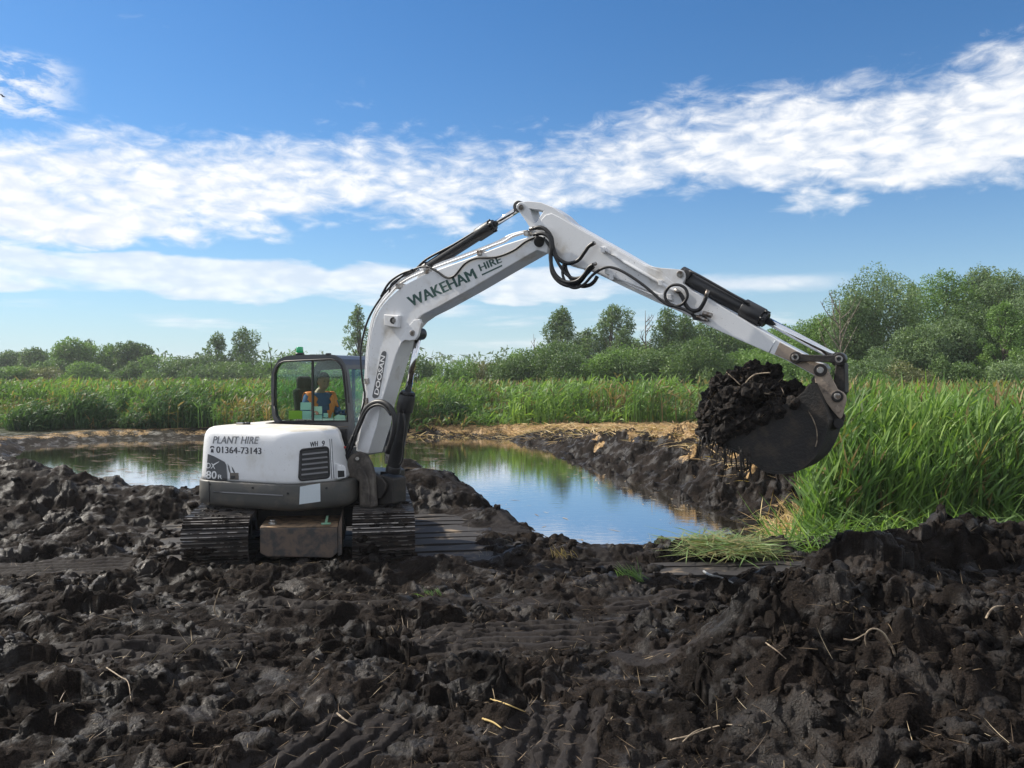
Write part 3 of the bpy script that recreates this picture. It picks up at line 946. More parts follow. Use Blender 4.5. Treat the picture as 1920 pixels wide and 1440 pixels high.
# ---- the tall reed bed on the right
def right_bed():
    edge = np.array([(4.3, 11.7), (4.8, 13.1), (5.6, 14.6), (6.4, 18), (8.0, 22.0), (11.5, 33.0)])
    def left_x(y): return np.interp(y, edge[:, 1], edge[:, 0])
    def sample(n, y0, y1, xmax, pw=1.0):
        y = y0 + (y1 - y0) * rng.random(n) ** pw
        lx = left_x(y) + 0.35 * pn(y * 1.3, y * 0 + 3.0, 90)
        x = lx + (xmax(y) - lx) * rng.random(n)
        return x, y
    parts = []
    x, y = sample(5200, 11.4, 16.0, lambda y: y * 0.80 + 0.6, 1.3)
    k_ = 0.5 + 0.9 * fbm(x * 0.8, y * 0.8, 2, 91)
    tone = np.clip(0.62 + 0.5 * fbm(x * 0.6, y * 0.6, 3, 92) + rng.normal(0, 0.10, len(x)), 0.25, 1)
    h = np.clip(1.42 + 0.28 * k_ + rng.normal(0, 0.18, len(x)), 0.8, 2.3) * np.clip(0.45 + (y - 11.3) * 0.55, 0.45, 1)
    parts += reed_parts(x, y, h, np.full(len(x), 0.034), tone, 4, 0.09, 0.60, 0.35, 3, (42, 82), (0.03, 0.40))
    x, y = sample(7500, 15.5, 34.0, lambda y: y * 0.80 + 0.6, 1.25)
    tone = np.clip(0.66 + 0.4 * fbm(x * 0.4, y * 0.4, 3, 92) + rng.normal(0, 0.10, len(x)), 0.25, 1)
    h = np.clip(1.42 + 0.26 * fbm(x * 0.5, y * 0.5, 2, 93) + rng.normal(0, 0.12, len(x)) + 0.012 * (y - 15), 0.9, 2.4)
    parts += reed_parts(x, y, h, np.full(len(x), 0.042), tone, 3, 0.08, 0.6, 0.35, 3, (42, 82), (0.03, 0.40))
    # dead stems and seed heads standing above
    x, y = sample(1400, 13.0, 38.0, lambda y: y * 0.80 + 0.6)
    h = rng.uniform(1.6, 2.0, len(x)); b = np.stack([x, y, bz(x, y)], 1)
    parts.append(ribbons(b, unit(rng.uniform(0, 6.28, len(x)), np.pi / 2 - np.abs(rng.normal(0, 0.06, len(x)))), h, np.full(len(x), 0.012), np.zeros(len(x)), rng.uniform(0.0, 0.15, len(x))))
    top = b + np.array([0, 0, 1.0]) * (h * 0.93)[:, None]
    parts.append(ribbons(top, unit(rng.uniform(0, 6.28, len(x)), np.radians(rng.uniform(55, 85, len(x)))), rng.uniform(0.18, 0.30, len(x)), np.full(len(x), 0.045), rng.uniform(0.2, 0.5, len(x)), rng.uniform(0.0, 0.12, len(x))))
    # yellowed bases
    x, y = sample(1800, 11.5, 14.0, lambda y: y * 0.5 + 0.2)
    b = np.stack([x, y, bz(x, y)], 1)
    parts.append(ribbons(b, unit(rng.uniform(0, 6.28, len(x)), np.radians(rng.uniform(35, 85, len(x)))), rng.uniform(0.3, 0.9, len(x)), np.full(len(x), 0.022), rng.uniform(0.1, 0.7, len(x)), rng.uniform(0.02, 0.2, len(x))))
    return ribbon_obj('reed_bed', parts, REED, 'dense green reed bed standing behind the peat heap')


right_bed()


# ---- sword-leaved cattail clumps standing out of the bed, each its own plant
def sword_clump(x, y, n, h, label):
    t_ = thing('cattail_clump', (x, y, float(bz([x], [y])[0])), label, 'cattail', 'cattail clumps in the reed bed')
    az = rng.uniform(0, 6.28, n); rr = rng.uniform(0, 0.22, n)
    b = np.stack([x + rr * np.cos(az), y + rr * np.sin(az), np.full(n, float(bz([x], [y])[0]) - 0.03)], 1)
    L = rng.uniform(0.7, 1.05, n) * h
    ribbon_obj('leaves', [ribbons(b, unit(az + rng.normal(0, 0.4, n), np.pi / 2 - np.abs(rng.normal(0.06, 0.09, n))), L, np.full(n, 0.032), rng.uniform(0, 0.14, n), rng.uniform(0.35, 0.8, n), segs=4)], BLUEREED, kind='stuff', parent=t_)
    bm = bmesh.new()
    p0 = Vector((x, y, float(bz([x], [y])[0]))); p1 = p0 + Vector((rnd.uniform(-.08, .08), rnd.uniform(-.05, .05), h * 0.86))
    add_cyl(bm, p0, p1, 0.006, seg=6); add_cyl(bm, p1, p1 + (p1 - p0).normalized() * 0.16, 0.012, seg=8); add_cyl(bm, p1 + (p1 - p0).normalized() * 0.16, p1 + (p1 - p0).normalized() * 0.24, 0.004, seg=6)
    bm_obj('seed_head', bm, mat('cattail_head', (0.16, 0.10, 0.05), 0.9) if 'cattail_head' not in MATS else MATS['cattail_head'], t_)


for px, py, dep, n, h, lab in ((1545, 985, 13.0, 60, 1.75, 'dark blue green cattail clump at the left edge of the reeds, just below the bucket'),
                               (1585, 985, 12.9, 55, 1.5, 'low splayed cattail clump in the reeds right of the bucket'),
                               (1648, 990, 13.2, 48, 1.95, 'tall upright cattail clump in the reeds between bucket and brown seed spikes'),
                               (1722, 985, 13.6, 44, 1.9, 'cattail clump with pale brown spike near the middle of the reed bed'),
                               (1800, 985, 13.4, 46, 2.0, 'cattail clump in the reeds above the grey flat top of the peat heap'),
                               (1868, 985, 13.0, 40, 1.9, 'cattail clump at the right end of the reed bed')):
    p = at_depth(px, py, dep)
    sword_clump(p.x, p.y, n, h, lab)


# ---- far bank: grasses, then the reed field running back to the trees
def far_field():
    parts = []
    def add(n, x0, x1, y0, y1, hf, tf, wid, leaves, ll, fan=True, pw=1.0, lean=0.13):
        y = y0 + (y1 - y0) * rng.random(n) ** pw
        if fan:
            a = rng.uniform(x0, x1, n); x = a * y
        else:
            x = rng.uniform(x0, x1, n)
        parts.extend(reed_parts(x, y, np.clip(hf(x, y), 0.15, 2.6), np.full(n, wid * 1.25), np.clip(tf(x, y), 0, 1), leaves, lean, ll, 0.45, 2))
    cl = lambda x, y: fbm(x * 0.30, y * 0.55, 3, 110)
    # bank grasses in front (mixed, some brown)
    add(3800, -0.20, 0.40, 33.6, 40.0, lambda x, y: 0.25 + 1.35 * sstep(cl(x, y) + 0.25 * pn(x * 0.9, y * 0.9, 121), -0.2, 0.35) + (y - 33.6) * 0.06 + rng.normal(0, 0.16, len(x)),
        lambda x, y: 0.56 + 0.85 * fbm(x * 0.35 + 9, y * 0.6, 3, 111) + rng.normal(0, 0.10, len(x)), 0.045, 4, 0.6)
    # reed wall behind it
    add(4200, -0.20, 0.46, 39.0, 46.0, lambda x, y: 1.30 + 0.95 * fbm(x * 0.35, y * 0.4, 3, 112) + rng.normal(0, 0.12, len(x)),
        lambda x, y: 0.70 + 0.55 * fbm(x * 0.2, y * 0.3, 3, 113) + rng.normal(0, 0.08, len(x)), 0.055, 4, 0.65)
    # left: low scrub on the bank, then reed wall
    add(2600, -0.68, -0.20, 33.2, 44.0, lambda x, y: 0.30 + 0.95 * sstep(cl(x, y) + 0.25 * pn(x * 0.9, y * 0.9, 122), -0.2, 0.4) + rng.normal(0, 0.08, len(x)),
        lambda x, y: 0.34 + 0.5 * fbm(x * 0.35, y * 0.6, 3, 114) + rng.normal(0, 0.10, len(x)), 0.05, 4, 0.5)
    add(4200, -0.72, -0.18, 43.5, 52.0, lambda x, y: 1.50 + 0.80 * fbm(x * 0.3, y * 0.4, 3, 115) + rng.normal(0, 0.10, len(x)),
        lambda x, y: 0.60 + 0.30 * fbm(x * 0.15, y * 0.25, 3, 116) + rng.normal(0, 0.08, len(x)), 0.06, 4, 0.7)
    # the tops of the field
    add(9000, -0.75, 0.75, 45.0, 110.0, lambda x, y: 1.55 + 0.25 * fbm(x * 0.08, y * 0.08, 3, 117) + rng.normal(0, 0.10, len(x)),
        lambda x, y: 0.66 + 0.60 * fbm(x * 0.06, y * 0.12, 3, 118) + rng.normal(0, 0.09, len(x)), 0.09, 2, 0.8, pw=1.2)
    # pale seed heads along the tops
    n = 4200
    y = rng.uniform(40, 100, n); x = rng.uniform(-0.7, 0.7, n) * y
    ok = fbm(x * 0.07, y * 0.07, 3, 119) > -0.05
    x, y = x[ok], y[ok]; n = len(x)
    b = np.stack([x, y, bz(x, y) + 1.5 + 0.2 * fbm(x * 0.25, y * 0.3, 2, 112)], 1)
    parts.append(ribbons(b, unit(rng.uniform(0, 6.28, n), np.radians(rng.uniform(60, 88, n))), rng.uniform(0.25, 0.45, n), np.full(n, 0.07), rng.uniform(0.1, 0.4, n), rng.uniform(0.0, 0.15, n)))
    return ribbon_obj('reed_field', parts, REED, 'wide green reed and grass field between pond and trees')


far_field()


def reed_clump(px, pyb, dep, n, rx, h, label):
    p = at_depth(px, pyb, dep)
    z0 = float(bz([p.x], [p.y])[0])
    t_ = thing('reed_clump', (p.x, p.y, z0), label, 'reed clump', 'reed clumps on the left bank')
    a = rng.uniform(0, 6.28, n); r = np.sqrt(rng.random(n)) * rx
    x = p.x + r * np.cos(a); y = p.y + r * np.sin(a) * 0.7
    hh = h * (1 - 0.50 * (r / rx) ** 2) * rng.uniform(0.5, 1.2, n) * (1 + 0.35 * pn(x * 2.2, y * 2.2, 85))
    b = np.stack([x, y, np.full(n, z0 - 0.05)], 1)
    parts = [ribbons(b, unit(a + rng.normal(0, .6, n), np.pi / 2 - np.abs(rng.normal(0.10 + 0.25 * r / rx, 0.10, n))), hh, np.full(n, 0.045), rng.uniform(0, .25, n), np.clip(rng.normal(0.55, 0.18, n), 0, 1))]
    for q in range(4):
        f = rng.uniform(.2, .95, n); pp = b + np.array([0, 0, 1.0]) * (hh * f)[:, None]
        parts.append(ribbons(pp, unit(rng.normal(0.3, 1.0, n), np.radians(rng.uniform(20, 75, n))), rng.uniform(.35, .7, n), np.full(n, 0.05), rng.uniform(.2, .7, n), np.clip(rng.normal(0.55, 0.2, n), 0, 1)))
    ribbon_obj('leaves', parts, BLUEREED, kind='stuff', parent=t_)


reed_clump(330, 812, 34.4, 900, 1.55, 1.62, 'big rounded blue green reed clump on the bank left of the white engine cover')
reed_clump(160, 808, 34.0, 700, 1.2, 1.50, 'pointed reed clump on the left bank in front of the dark reed wall')
reed_clump(62, 812, 33.0, 480, 1.1, 1.05, 'low wide reed clump at the far left of the pond bank')
reed_clump(262, 816, 33.6, 300, 0.8, 0.75, 'small low reed clump between the pointed and the big rounded clump')
reed_clump(838, 795, 35.0, 420, 0.9, 1.05, 'dark grass clump on the far bank just right of the boom foot')
reed_clump(225, 800, 38.0, 60, 0.35, 2.0, 'thin pale reed plume rising between two clumps on the left bank')

# ---- straw on the right bank, cut reeds, floating scraps
def lying(n, xs, ys, lo, hi, wid, m, name, label, zoff=0.02, elev=12, tone=(0, 1), droop=0.1, zf=None):
    z = ground_z(xs, ys) if zf is None else zf
    b = np.stack([xs, ys, z + zoff * rng.uniform(0.2, 1.8, n)], 1)
    return ribbon_obj(name, [ribbons(b, unit(rng.uniform(0, 6.28, n), np.radians(rng.uniform(-3, elev, n))), rng.uniform(lo, hi, n), np.full(n, wid), rng.uniform(0, droop, n), rng.uniform(*tone, n), segs=3)], m, label)


n = 6000
yy = rng.uniform(15.5, 33.5, n); xx = np.interp(yy, [15, 18, 21, 24, 28, 31, 34], [5.0, 5.0, 4.4, 3.7, 2.4, 0.5, -6.0]) + rng.uniform(-0.4, 5.0, n)
lying(n, xx, yy, 0.25, 0.7, 0.03, STRAWM, 'cut_straw', 'pale dry straw spread along the top of the cut bank', elev=25, droop=0.3)
n = 900
xx = rng.normal(4.6, 0.22, n); yy = rng.normal(12.75, 0.5, n)
lying(n, xx, yy, 0.25, 0.7, 0.02, STRAWM, 'dry_reed_litter', 'pale dry reed litter hanging at the end of the cut bank', elev=80, droop=0.9, tone=(0.3, 1))
n = 1000
xx = 2.62 + np.clip(rng.normal(0, 0.24, n), -0.5, 0.5); yy = 9.95 + np.clip(rng.normal(0, 0.27, n), -0.45, 0.7)
zz = 0.08 + 0.12 * np.exp(-(((xx - 2.62) / 0.6) ** 2 + ((yy - 9.95) / 0.5) ** 2)) * rng.random(n) * 0.6 + 0.02
lying(n, xx, yy, 0.25, 0.65, 0.016, CUTM, 'cut_reeds', 'flattened pile of cut green and yellow reeds beside the water', elev=14, droop=0.12, zf=np.maximum(zz, ground_z(xx, yy) + 0.01))
n = 2600
yy = rng.uniform(10.2, 12.4, n); xx = 3.55 + (12.4 - yy) * 0.05 + (yy * 0.78 + 0.4 - 3.3) * rng.random(n)
lying(n, xx, yy, 0.35, 0.95, 0.021, REED, 'fallen_reeds', 'green reeds fallen forward over the mud at the edge of the bed', elev=62, droop=0.55, tone=(0.35, 1.0))
n = 2600
uu = rng.uniform(-0.62, -0.1, n); yy = rng.uniform(16.5, 31, n); xx = uu * yy * 0.9
ok = (pond_dist(xx, yy) < -0.2) & (fbm(xx * 0.35, yy * 0.8, 3, 130) > 0.0)
xx, yy = xx[ok], yy[ok]; n = len(xx)
b_ = np.stack([xx, yy, np.full(n, WATER_Z + 0.006)], 1)
p1 = ribbons(b_, unit(rng.normal(0, 0.35, n), np.zeros(n)), rng.uniform(0.06, 0.35, n), rng.uniform(0.02, 0.06, n), np.zeros(n), rng.uniform(0.0, 0.7, n), side_az=np.full(n, 1.57), segs=2)
n = 420
yy = rng.uniform(12, 31, n); xx = rng.uniform(-2.5, 3.6, n)
ok = (pond_dist(xx, yy) < -0.05) & (pond_dist(xx, yy) > -1.4)
xx, yy = xx[ok], yy[ok]; n = len(xx)
b_ = np.stack([xx, yy, np.full(n, WATER_Z + 0.006)], 1)
p2 = ribbons(b_, unit(rng.uniform(0, 6.28, n), np.zeros(n)), rng.uniform(0.05, 0.3, n), rng.uniform(0.01, 0.03, n), np.zeros(n), rng.uniform(0.2, 1, n), side_az=rng.uniform(0, 6.28, n), segs=2)
ribbon_obj('floating_scraps', [p1, p2], DEBRIS, 'bits of peat and straw floating on the pond')

# ================================================================== TREES AND BUSHES
LEAF = {
    'willow': leaf_mat('willow_leaf', [(0.0, (0.089, 0.137, 0.070)), (0.5, (0.144, 0.214, 0.101)), (1.0, (0.236, 0.324, 0.151))], 0.30),
    'dark': leaf_mat('dark_leaf', [(0.0, (0.062, 0.102, 0.047)), (0.5, (0.105, 0.175, 0.064)), (1.0, (0.190, 0.272, 0.093))], 0.28),
    'green': leaf_mat('green_leaf', [(0.0, (0.087, 0.148, 0.051)), (0.5, (0.149, 0.254, 0.071)), (1.0, (0.256, 0.385, 0.114))], 0.32),
    'brown': leaf_mat('brown_leaf', [(0.0, (0.125, 0.102, 0.068)), (0.5, (0.178, 0.189, 0.089)), (1.0, (0.266, 0.306, 0.125))], 0.25),
}


def leaf_cards(P, size, tone, up=0.35):
    """one small pointed leaf spray per point"""
    n = len(P)
    nrm = rng.normal(0, 1, (n, 3)); nrm[:, 2] += up; nrm /= np.linalg.norm(nrm, axis=1, keepdims=True)
    a = rng.normal(0, 1, (n, 3)); a[:, 2] -= 0.3
    a -= nrm * (a * nrm).sum(1, keepdims=True); a /= np.linalg.norm(a, axis=1, keepdims=True)
    b = np.cross(nrm, a)
    L = (size * rng.uniform(0.7, 1.5, n))[:, None]; w = (size * rng.uniform(0.35, 0.6, n))[:, None]
    V = np.stack([P - a * L * 0.45 + b * w * 0.55, P + a * L * 0.7, P - a * L * 0.40 - b * w * 0.6], 1).reshape(-1, 3)
    F = (np.arange(n) * 3)[:, None] + np.arange(3)[None]
    return V, F, np.repeat(tone, 3)


def make_tree(kind, px, wpx, ytop, dep, label, cat, name, group, leafk='willow', base_z=0.1, ybase=None, dens=1.0, fork=0.35, gap=0.0, narrow=1.0):
    c = at_depth(px, 700, dep)
    h = at_depth(px, ytop, dep).z - base_z
    w = wpx / FPX * dep
    root = thing(name, (c.x, dep, base_z), label, cat, group)
    r = np.random.default_rng(int(px * 7 + ytop * 3 + dep))
    bm = bmesh.new()
    O = Vector((c.x, dep, base_z - 0.2))
    blobs = []
    if kind == 'bush':
        nb = max(6, int(6 + w * 1.6))
        for i in range(nb):
            a = r.uniform(0, 2 * np.pi); q = np.sqrt(r.random()) * 0.40
            z = r.uniform(0.15, 0.86) * (1 - 0.75 * q * q * 4 * 0.6)
            blobs.append((c.x + w * q * np.cos(a), dep + w * 0.8 * q * np.sin(a), base_z + h * z * 0.92, w * r.uniform(0.13, 0.24), h * r.uniform(0.14, 0.24)))
        for i in range(4):
            e = blobs[i % nb]
            add_tube(bm, spline([O + Vector((0.15 * math.cos(i * 1.6), 0.15 * math.sin(i * 1.6), 0)), O.lerp(Vector(e[:3]), 0.5) + Vector((0, 0, 0.1 * h)), Vector(e[:3])], 3), 0.05 + 0.008 * h, 5, 0.3)
        tname = 'stems'
    else:
        th = h * fork
        lean = r.uniform(-0.05, 0.05) * h
        top = O + Vector((lean, 0, h * 0.93))
        add_tube(bm, spline([O, O + Vector((lean * .2, 0, th)), O.lerp(top, 0.7) + Vector((r.uniform(-.03, .03) * h, 0, 0)), top], 5), 0.028 * h, 7, 0.12)
        nb = {'round': 28, 'loose': 25, 'column': 18}[kind]
        nb = int(nb * max(1.0, w / h) ** 0.5)
        for i in range(nb):
            f = (i + 0.5) / nb
            a = i * 2.4 + r.uniform(-0.5, 0.5)
            if kind == 'round':
                z = 0.20 + 0.72 * f; rad = 0.40 * math.sin(math.pi * min(0.98, 0.16 + 0.80 * (1 - f) ** 0.85)) * r.uniform(0.65, 1.0); rb = 0.205
            elif kind == 'loose':
                z = 0.16 + 0.78 * f; rad = 0.40 * (0.35 + 0.65 * math.sin(math.pi * f ** 0.85)) * r.uniform(0.3, 1.1); rb = r.uniform(0.10, 0.17)
            else:
                z = 0.15 + 0.80 * f; rad = 0.34 * (1 - 0.7 * f) * r.uniform(0.5, 1.0); rb = 0.19 * (1.15 - 0.6 * f)
            if f > 0.93: rad *= 0.3
            p = Vector((c.x + lean * z + w * rad * math.cos(a), dep + w * 0.85 * rad * math.sin(a), base_z + h * z))
            s = r.uniform(0.75, 1.25)
            blobs.append((p.x, p.y, p.z, w * rb * s, min(w * rb * s * 1.1, h * 0.16)))
            st = O.lerp(top, max(0.12, z - 0.20))
            add_tube(bm, spline([st, st.lerp(p, 0.55) + Vector((0, 0, 0.03 * h)), p], 3), 0.007 * h, 5, 0.25)
        tname = 'trunk'
    bm_obj(tname, bm, BARK, root)
    pxr = 1024 / 1920 * FPX / dep                       # pixels per metre in the picture
    s = max(0.075, 2.2 / pxr)
    area = sum(4 * math.pi * b[3] * b[4] for b in blobs)
    n = int(min(24000, max(700, dens * 0.88 * area / (s * s * 0.42))))
    wts = np.array([b[3] * b[4] for b in blobs]); wts /= wts.sum()
    which = r.choice(len(blobs), n, p=wts)
    B = np.array(blobs)[which]
    u = r.normal(0, 1, (n, 3)); u /= np.linalg.norm(u, axis=1, keepdims=True)
    rr = np.where(r.random(n) < 0.78, r.uniform(0.55, 1.05, n), r.uniform(0.95, 1.16, n))
    lump = 1 + 0.28 * noise3(u * 2.1 + B[:, :3] * 1.7, 5)
    P = B[:, :3] + u * np.stack([B[:, 3], B[:, 3] * 0.9, B[:, 4]], 1) * (rr * lump)[:, None]
    if kind != 'bush':
        P[:, 2] -= 0.25 * s * r.random(n)
    P[:, 2] = np.maximum(P[:, 2], base_z)
    bt = r.normal(0, 0.13, len(blobs))
    tone = np.clip(0.5 + bt[which] + r.normal(0, 0.17, n), 0, 1)
    V, F, T = leaf_cards(P, s, tone)
    crown = mesh_np('crown', V, None, F, LEAF[leafk], root, tone=T)
    return root


def dead_tree(px, ytop, dep, label, seed, base_z=0.1, n=9, spread=0.16, ybase=700):
    c = at_depth(px, 700, dep); h = at_depth(px, ytop, dep).z - base_z
    root = thing('dead_tree', (c.x, dep, base_z), label, 'dead tree', 'bare dead trees')
    r = random.Random(seed)
    O = Vector((c.x, dep, base_z - 0.2))
    bm = bmesh.new()
    top = O + Vector((r.uniform(-.04, .04) * h, 0, h))
    sp = spline([O, O.lerp(top, 0.5) + Vector((r.uniform(-.02, .02) * h, 0, 0)), top], 5)
    add_tube(bm, sp, 0.016 * h, 6, 0.15)
    bm_obj('trunk', bm, DEADW, root)
    for i in range(n):
        f = 0.42 + 0.5 * i / n
        p = O.lerp(top, f); a = r.uniform(0, 6.28); L = h * spread * r.uniform(0.6, 1.3) * (1.3 - f)
        bm = bmesh.new()
        e = p + Vector((math.cos(a) * L, math.sin(a) * L * .5, L * r.uniform(0.9, 1.8)))
        q = spline([p, p.lerp(e, .5) + Vector((r.uniform(-.1, .1) * L, 0, -0.1 * L)), e], 4)
        add_tube(bm, q, 0.0065 * h, 5, 0.3)
        for j in range(3):
            s_ = q[3 + j * 2 if 3 + j * 2 < len(q) else -1]
            add_tube(bm, spline([s_, s_ + Vector((r.uniform(-.4, .4) * L, 0, r.uniform(.25, .6) * L))], 2), 0.0035 * h, 4, 0.4)
        bm_obj('branch', bm, DEADW, root)


GW = 'willows of the wood on the right'
GM = 'trees in the middle distance beyond the reeds'
GL = 'trees along the left horizon'
GB = 'bushes along the far edge of the reeds'
T = lambda *a, **kw: make_tree(*a, **kw)
# wood on the right
T('round', 1653, 170, 512, 52, 'tall rounded grey green willow at the left front of the right hand wood', 'tree', 'willow_tree', GW, dens=1.15)
T('round', 1596, 110, 552, 50, 'shorter grey green willow leaning out left of the tall rounded willow', 'tree', 'willow_tree', GW)
T('round', 1768, 150, 512, 58, 'broad willow behind, just right of the gap beside the tall rounded willow', 'tree', 'willow_tree', GW, leafk='green')
T('column', 1700, 70, 520, 60, 'narrow willow tip showing in the gap between the two biggest willows', 'tree', 'willow_tree', GW)
T('round', 1840, 110, 500, 60, 'willow with the highest feathery top in the right hand wood', 'tree', 'willow_tree', GW)
T('round', 1905, 130, 508, 56, 'big willow cut off by the right edge of the view', 'tree', 'willow_tree', GW)
T('loose', 1882, 110, 560, 45, 'lighter green young willow standing in front at the right end of the wood', 'tree', 'willow_tree', GW, leafk='green', dens=1.2)
T('round', 1822, 130, 572, 50, 'mid height shaded willow behind the lighter young willow', 'tree', 'willow_tree', GW, leafk='dark')
T('round', 1728, 120, 618, 46, 'low pale willow in front of the middle of the right hand wood', 'tree', 'willow_tree', GW)
T('round', 1792, 110, 600, 47, 'low willow with a dark hollow beneath it, middle of the right hand wood', 'tree', 'willow_tree', GW)
T('round', 1960, 150, 530, 50, 'willow mostly outside the view at the far right', 'tree', 'willow_tree', GW)
T('round', 1545, 110, 600, 56, 'rounded green tree at the left foot of the right hand wood', 'tree', 'tree', GW, leafk='green')
T('bush', 1628, 150, 648, 42, 'broad grey bush below the tall rounded willow', 'bush', 'bush', GB)
T('bush', 1560, 120, 640, 46, 'bright green bush behind the bucket link', 'bush', 'bush', GB, leafk='green')
T('bush', 1715, 120, 672, 40, 'brownish low bush at the foot of the willows', 'bush', 'bush', GB, leafk='brown')
T('bush', 1800, 130, 640, 42, 'dark olive bush under the low willow with a hollow', 'bush', 'bush', GB, leafk='dark')
T('bush', 1885, 130, 668, 40, 'pale green bush under the lighter young willow', 'bush', 'bush', GB, leafk='willow')
T('bush', 1660, 90, 682, 39, 'small rounded bush peeping above the reeds below the tall willow', 'bush', 'bush', GB, leafk='green')
T('bush', 1945, 110, 650, 42, 'bush at the right edge of the view behind the reeds', 'bush', 'bush', GB, leafk='dark')
dead_tree(1578, 556, 47, 'pale bare dead tree at the left side of the right hand wood', 3, n=11, spread=0.26)
# middle
T('loose', 1058, 97, 574, 76, 'tall loose willow with bare twigs beneath the hanging hoses', 'tree', 'willow_tree', GM, fork=0.5)
T('loose', 1148, 110, 570, 74, 'tall full willow, highest in the middle distance, left of the dead tree', 'tree', 'willow_tree', GM)
T('loose', 1105, 80, 614, 78, 'shorter willow filling the gap between the two tall loose ones', 'tree', 'willow_tree', GM)
dead_tree(1208, 578, 72, 'thin bare dead tree between the full willow and the pointed dark tree', 5)
dead_tree(1003, 622, 76, 'small bare dead tree on the left of the tall loose willow', 8)
T('column', 1245, 117, 574, 74, 'dark pointed tree just right of the thin dead tree', 'tree', 'tree', GM, leafk='dark')
T('column', 1278, 104, 588, 76, 'second dark pointed tree, under the coiled hose on the arm', 'tree', 'tree', GM, leafk='dark')
T('round', 1325, 143, 612, 78, 'round dark tree right of the pointed pair below the arm', 'tree', 'tree', GM, leafk='dark')
T('round', 1395, 143, 622, 80, 'round green tree behind the peat load in the bucket', 'tree', 'tree', GM, leafk='green')
T('round', 1470, 143, 618, 78, 'green tree behind the end of the arm', 'tree', 'tree', GM, leafk='green')
T('round', 1520, 104, 625, 76, 'green tree seen through the bucket linkage', 'tree', 'tree', GM, leafk='green')
T('round', 1180, 104, 640, 80, 'low tree in front of the foot of the thin dead tree', 'tree', 'tree', GM, leafk='dark')
T('bush', 855, 132, 662, 60, 'bright rounded bush right of the boom cylinder', 'bush', 'bush', GB, leafk='green')
T('bush', 905, 96, 656, 68, 'small dull bush behind the bright rounded one', 'bush', 'bush', GB, leafk='brown')
T('bush', 955, 132, 636, 66, 'round grey green bush left of the small dead tree', 'bush', 'bush', GB, leafk='dark')
T('bush', 1008, 124, 628, 66, 'upright bush at the foot of the small dead tree', 'bush', 'bush', GB, leafk='green')
T('bush', 1065, 166, 626, 64, 'large dark bush under the tall loose willow', 'bush', 'bush', GB, leafk='dark')
T('bush', 1130, 152, 638, 62, 'light olive bush sloping down under the full willow', 'bush', 'bush', GB, leafk='green')
T('bush', 1195, 152, 636, 62, 'dark bush under the thin dead tree', 'bush', 'bush', GB, leafk='dark')
T('bush', 1258, 166, 631, 60, 'broad bush at the foot of the dark pointed trees', 'bush', 'bush', GB, leafk='dark')
T('bush', 1330, 166, 626, 58, 'broad deep green bush left of the peat load', 'bush', 'bush', GB, leafk='dark')
T('bush', 1400, 179, 634, 58, 'green bush directly behind the peat load', 'bush', 'bush', GB, leafk='green')
T('bush', 1478, 166, 641, 54, 'yellow green bush behind the bucket top', 'bush', 'bush', GB, leafk='green')
T('bush', 790, 72, 653, 72, 'round dark bush touching the boom cylinder on its right', 'bush', 'bush', GB, leafk='dark')
T('bush', 735, 96, 660, 74, 'bush mostly hidden behind the boom', 'bush', 'bush', GB, leafk='green')
# left
T('loose', 676, 66, 566, 88, 'tall pale loose tree rising behind the cab and boom', 'tree', 'tree', GL, leafk='willow', fork=0.3)
T('loose', 408, 68, 627, 112, 'left one of the pair of dark spreading trees left of the cab', 'tree', 'tree', GL, leafk='dark', fork=0.4, dens=0.8)
T('loose', 458, 78, 615, 110, 'taller right one of the pair of dark spreading trees left of the cab', 'tree', 'tree', GL, leafk='dark', fork=0.4, dens=0.85)
T('round', 138, 78, 639, 116, 'rounded tree pair on the left horizon, the wider one', 'tree', 'tree', GL, leafk='green')
T('loose', 165, 52, 637, 120, 'thin dark crowned tree just behind the wider rounded tree on the left horizon', 'tree', 'tree', GL, leafk='dark')
T('round', 204, 44, 645, 116, 'small upright tree alone between two groups on the left horizon', 'tree', 'tree', GL, leafk='green')
T('round', 244, 60, 643, 114, 'left tree of the dark clump in the middle of the left horizon', 'tree', 'tree', GL, leafk='dark')
T('round', 270, 49, 645, 114, 'right tree of the dark clump in the middle of the left horizon', 'tree', 'tree', GL, leafk='dark')
T('round', 62, 65, 655, 124, 'low broad tree near the left end of the horizon', 'tree', 'tree', GL, leafk='dark')
T('round', 22, 73, 661, 128, 'low bluish tree at the extreme left of the horizon', 'tree', 'tree', GL, leafk='dark')
T('bush', 96, 87, 664, 112, 'low scrub bush right of the broad tree on the left horizon', 'bush', 'bush', GB, leafk='green')
T('bush', 318, 130, 656, 112, 'long level hedge bush right of the dark clump', 'bush', 'bush', GB, leafk='green')
T('bush', 372, 116, 660, 110, 'level hedge bush left of the dark spreading pair', 'bush', 'bush', GB, leafk='dark')
T('bush', 432, 160, 668, 106, 'bush at the foot of the dark spreading pair', 'bush', 'bush', GB, leafk='dark')
T('bush', 500, 102, 664, 104, 'sunlit bush rising just left of the cab', 'bush', 'bush', GB, leafk='green')
T('bush', 560, 130, 656, 104, 'rounded bush behind the cab aerial', 'bush', 'bush', GB, leafk='green')
T('bush', 630, 130, 664, 100, 'bush behind the cab roof', 'bush', 'bush', GB, leafk='green')
T('bush', 68, 102, 676, 96, 'brown low bush in the reeds near the left edge', 'bush', 'bush', GB, leafk='brown')
T('bush', 236, 67, 670, 98, 'single low grey bush standing forward in the reeds on the left', 'bush', 'bush', GB, leafk='dark')
T('bush', 10, 102, 678, 94, 'low bush at the left edge of the reeds', 'bush', 'bush', GB, leafk='green')
T('bush', 150, 116, 672, 104, 'dull green bush before the rounded tree pair on the left', 'bush', 'bush', GB, leafk='green')


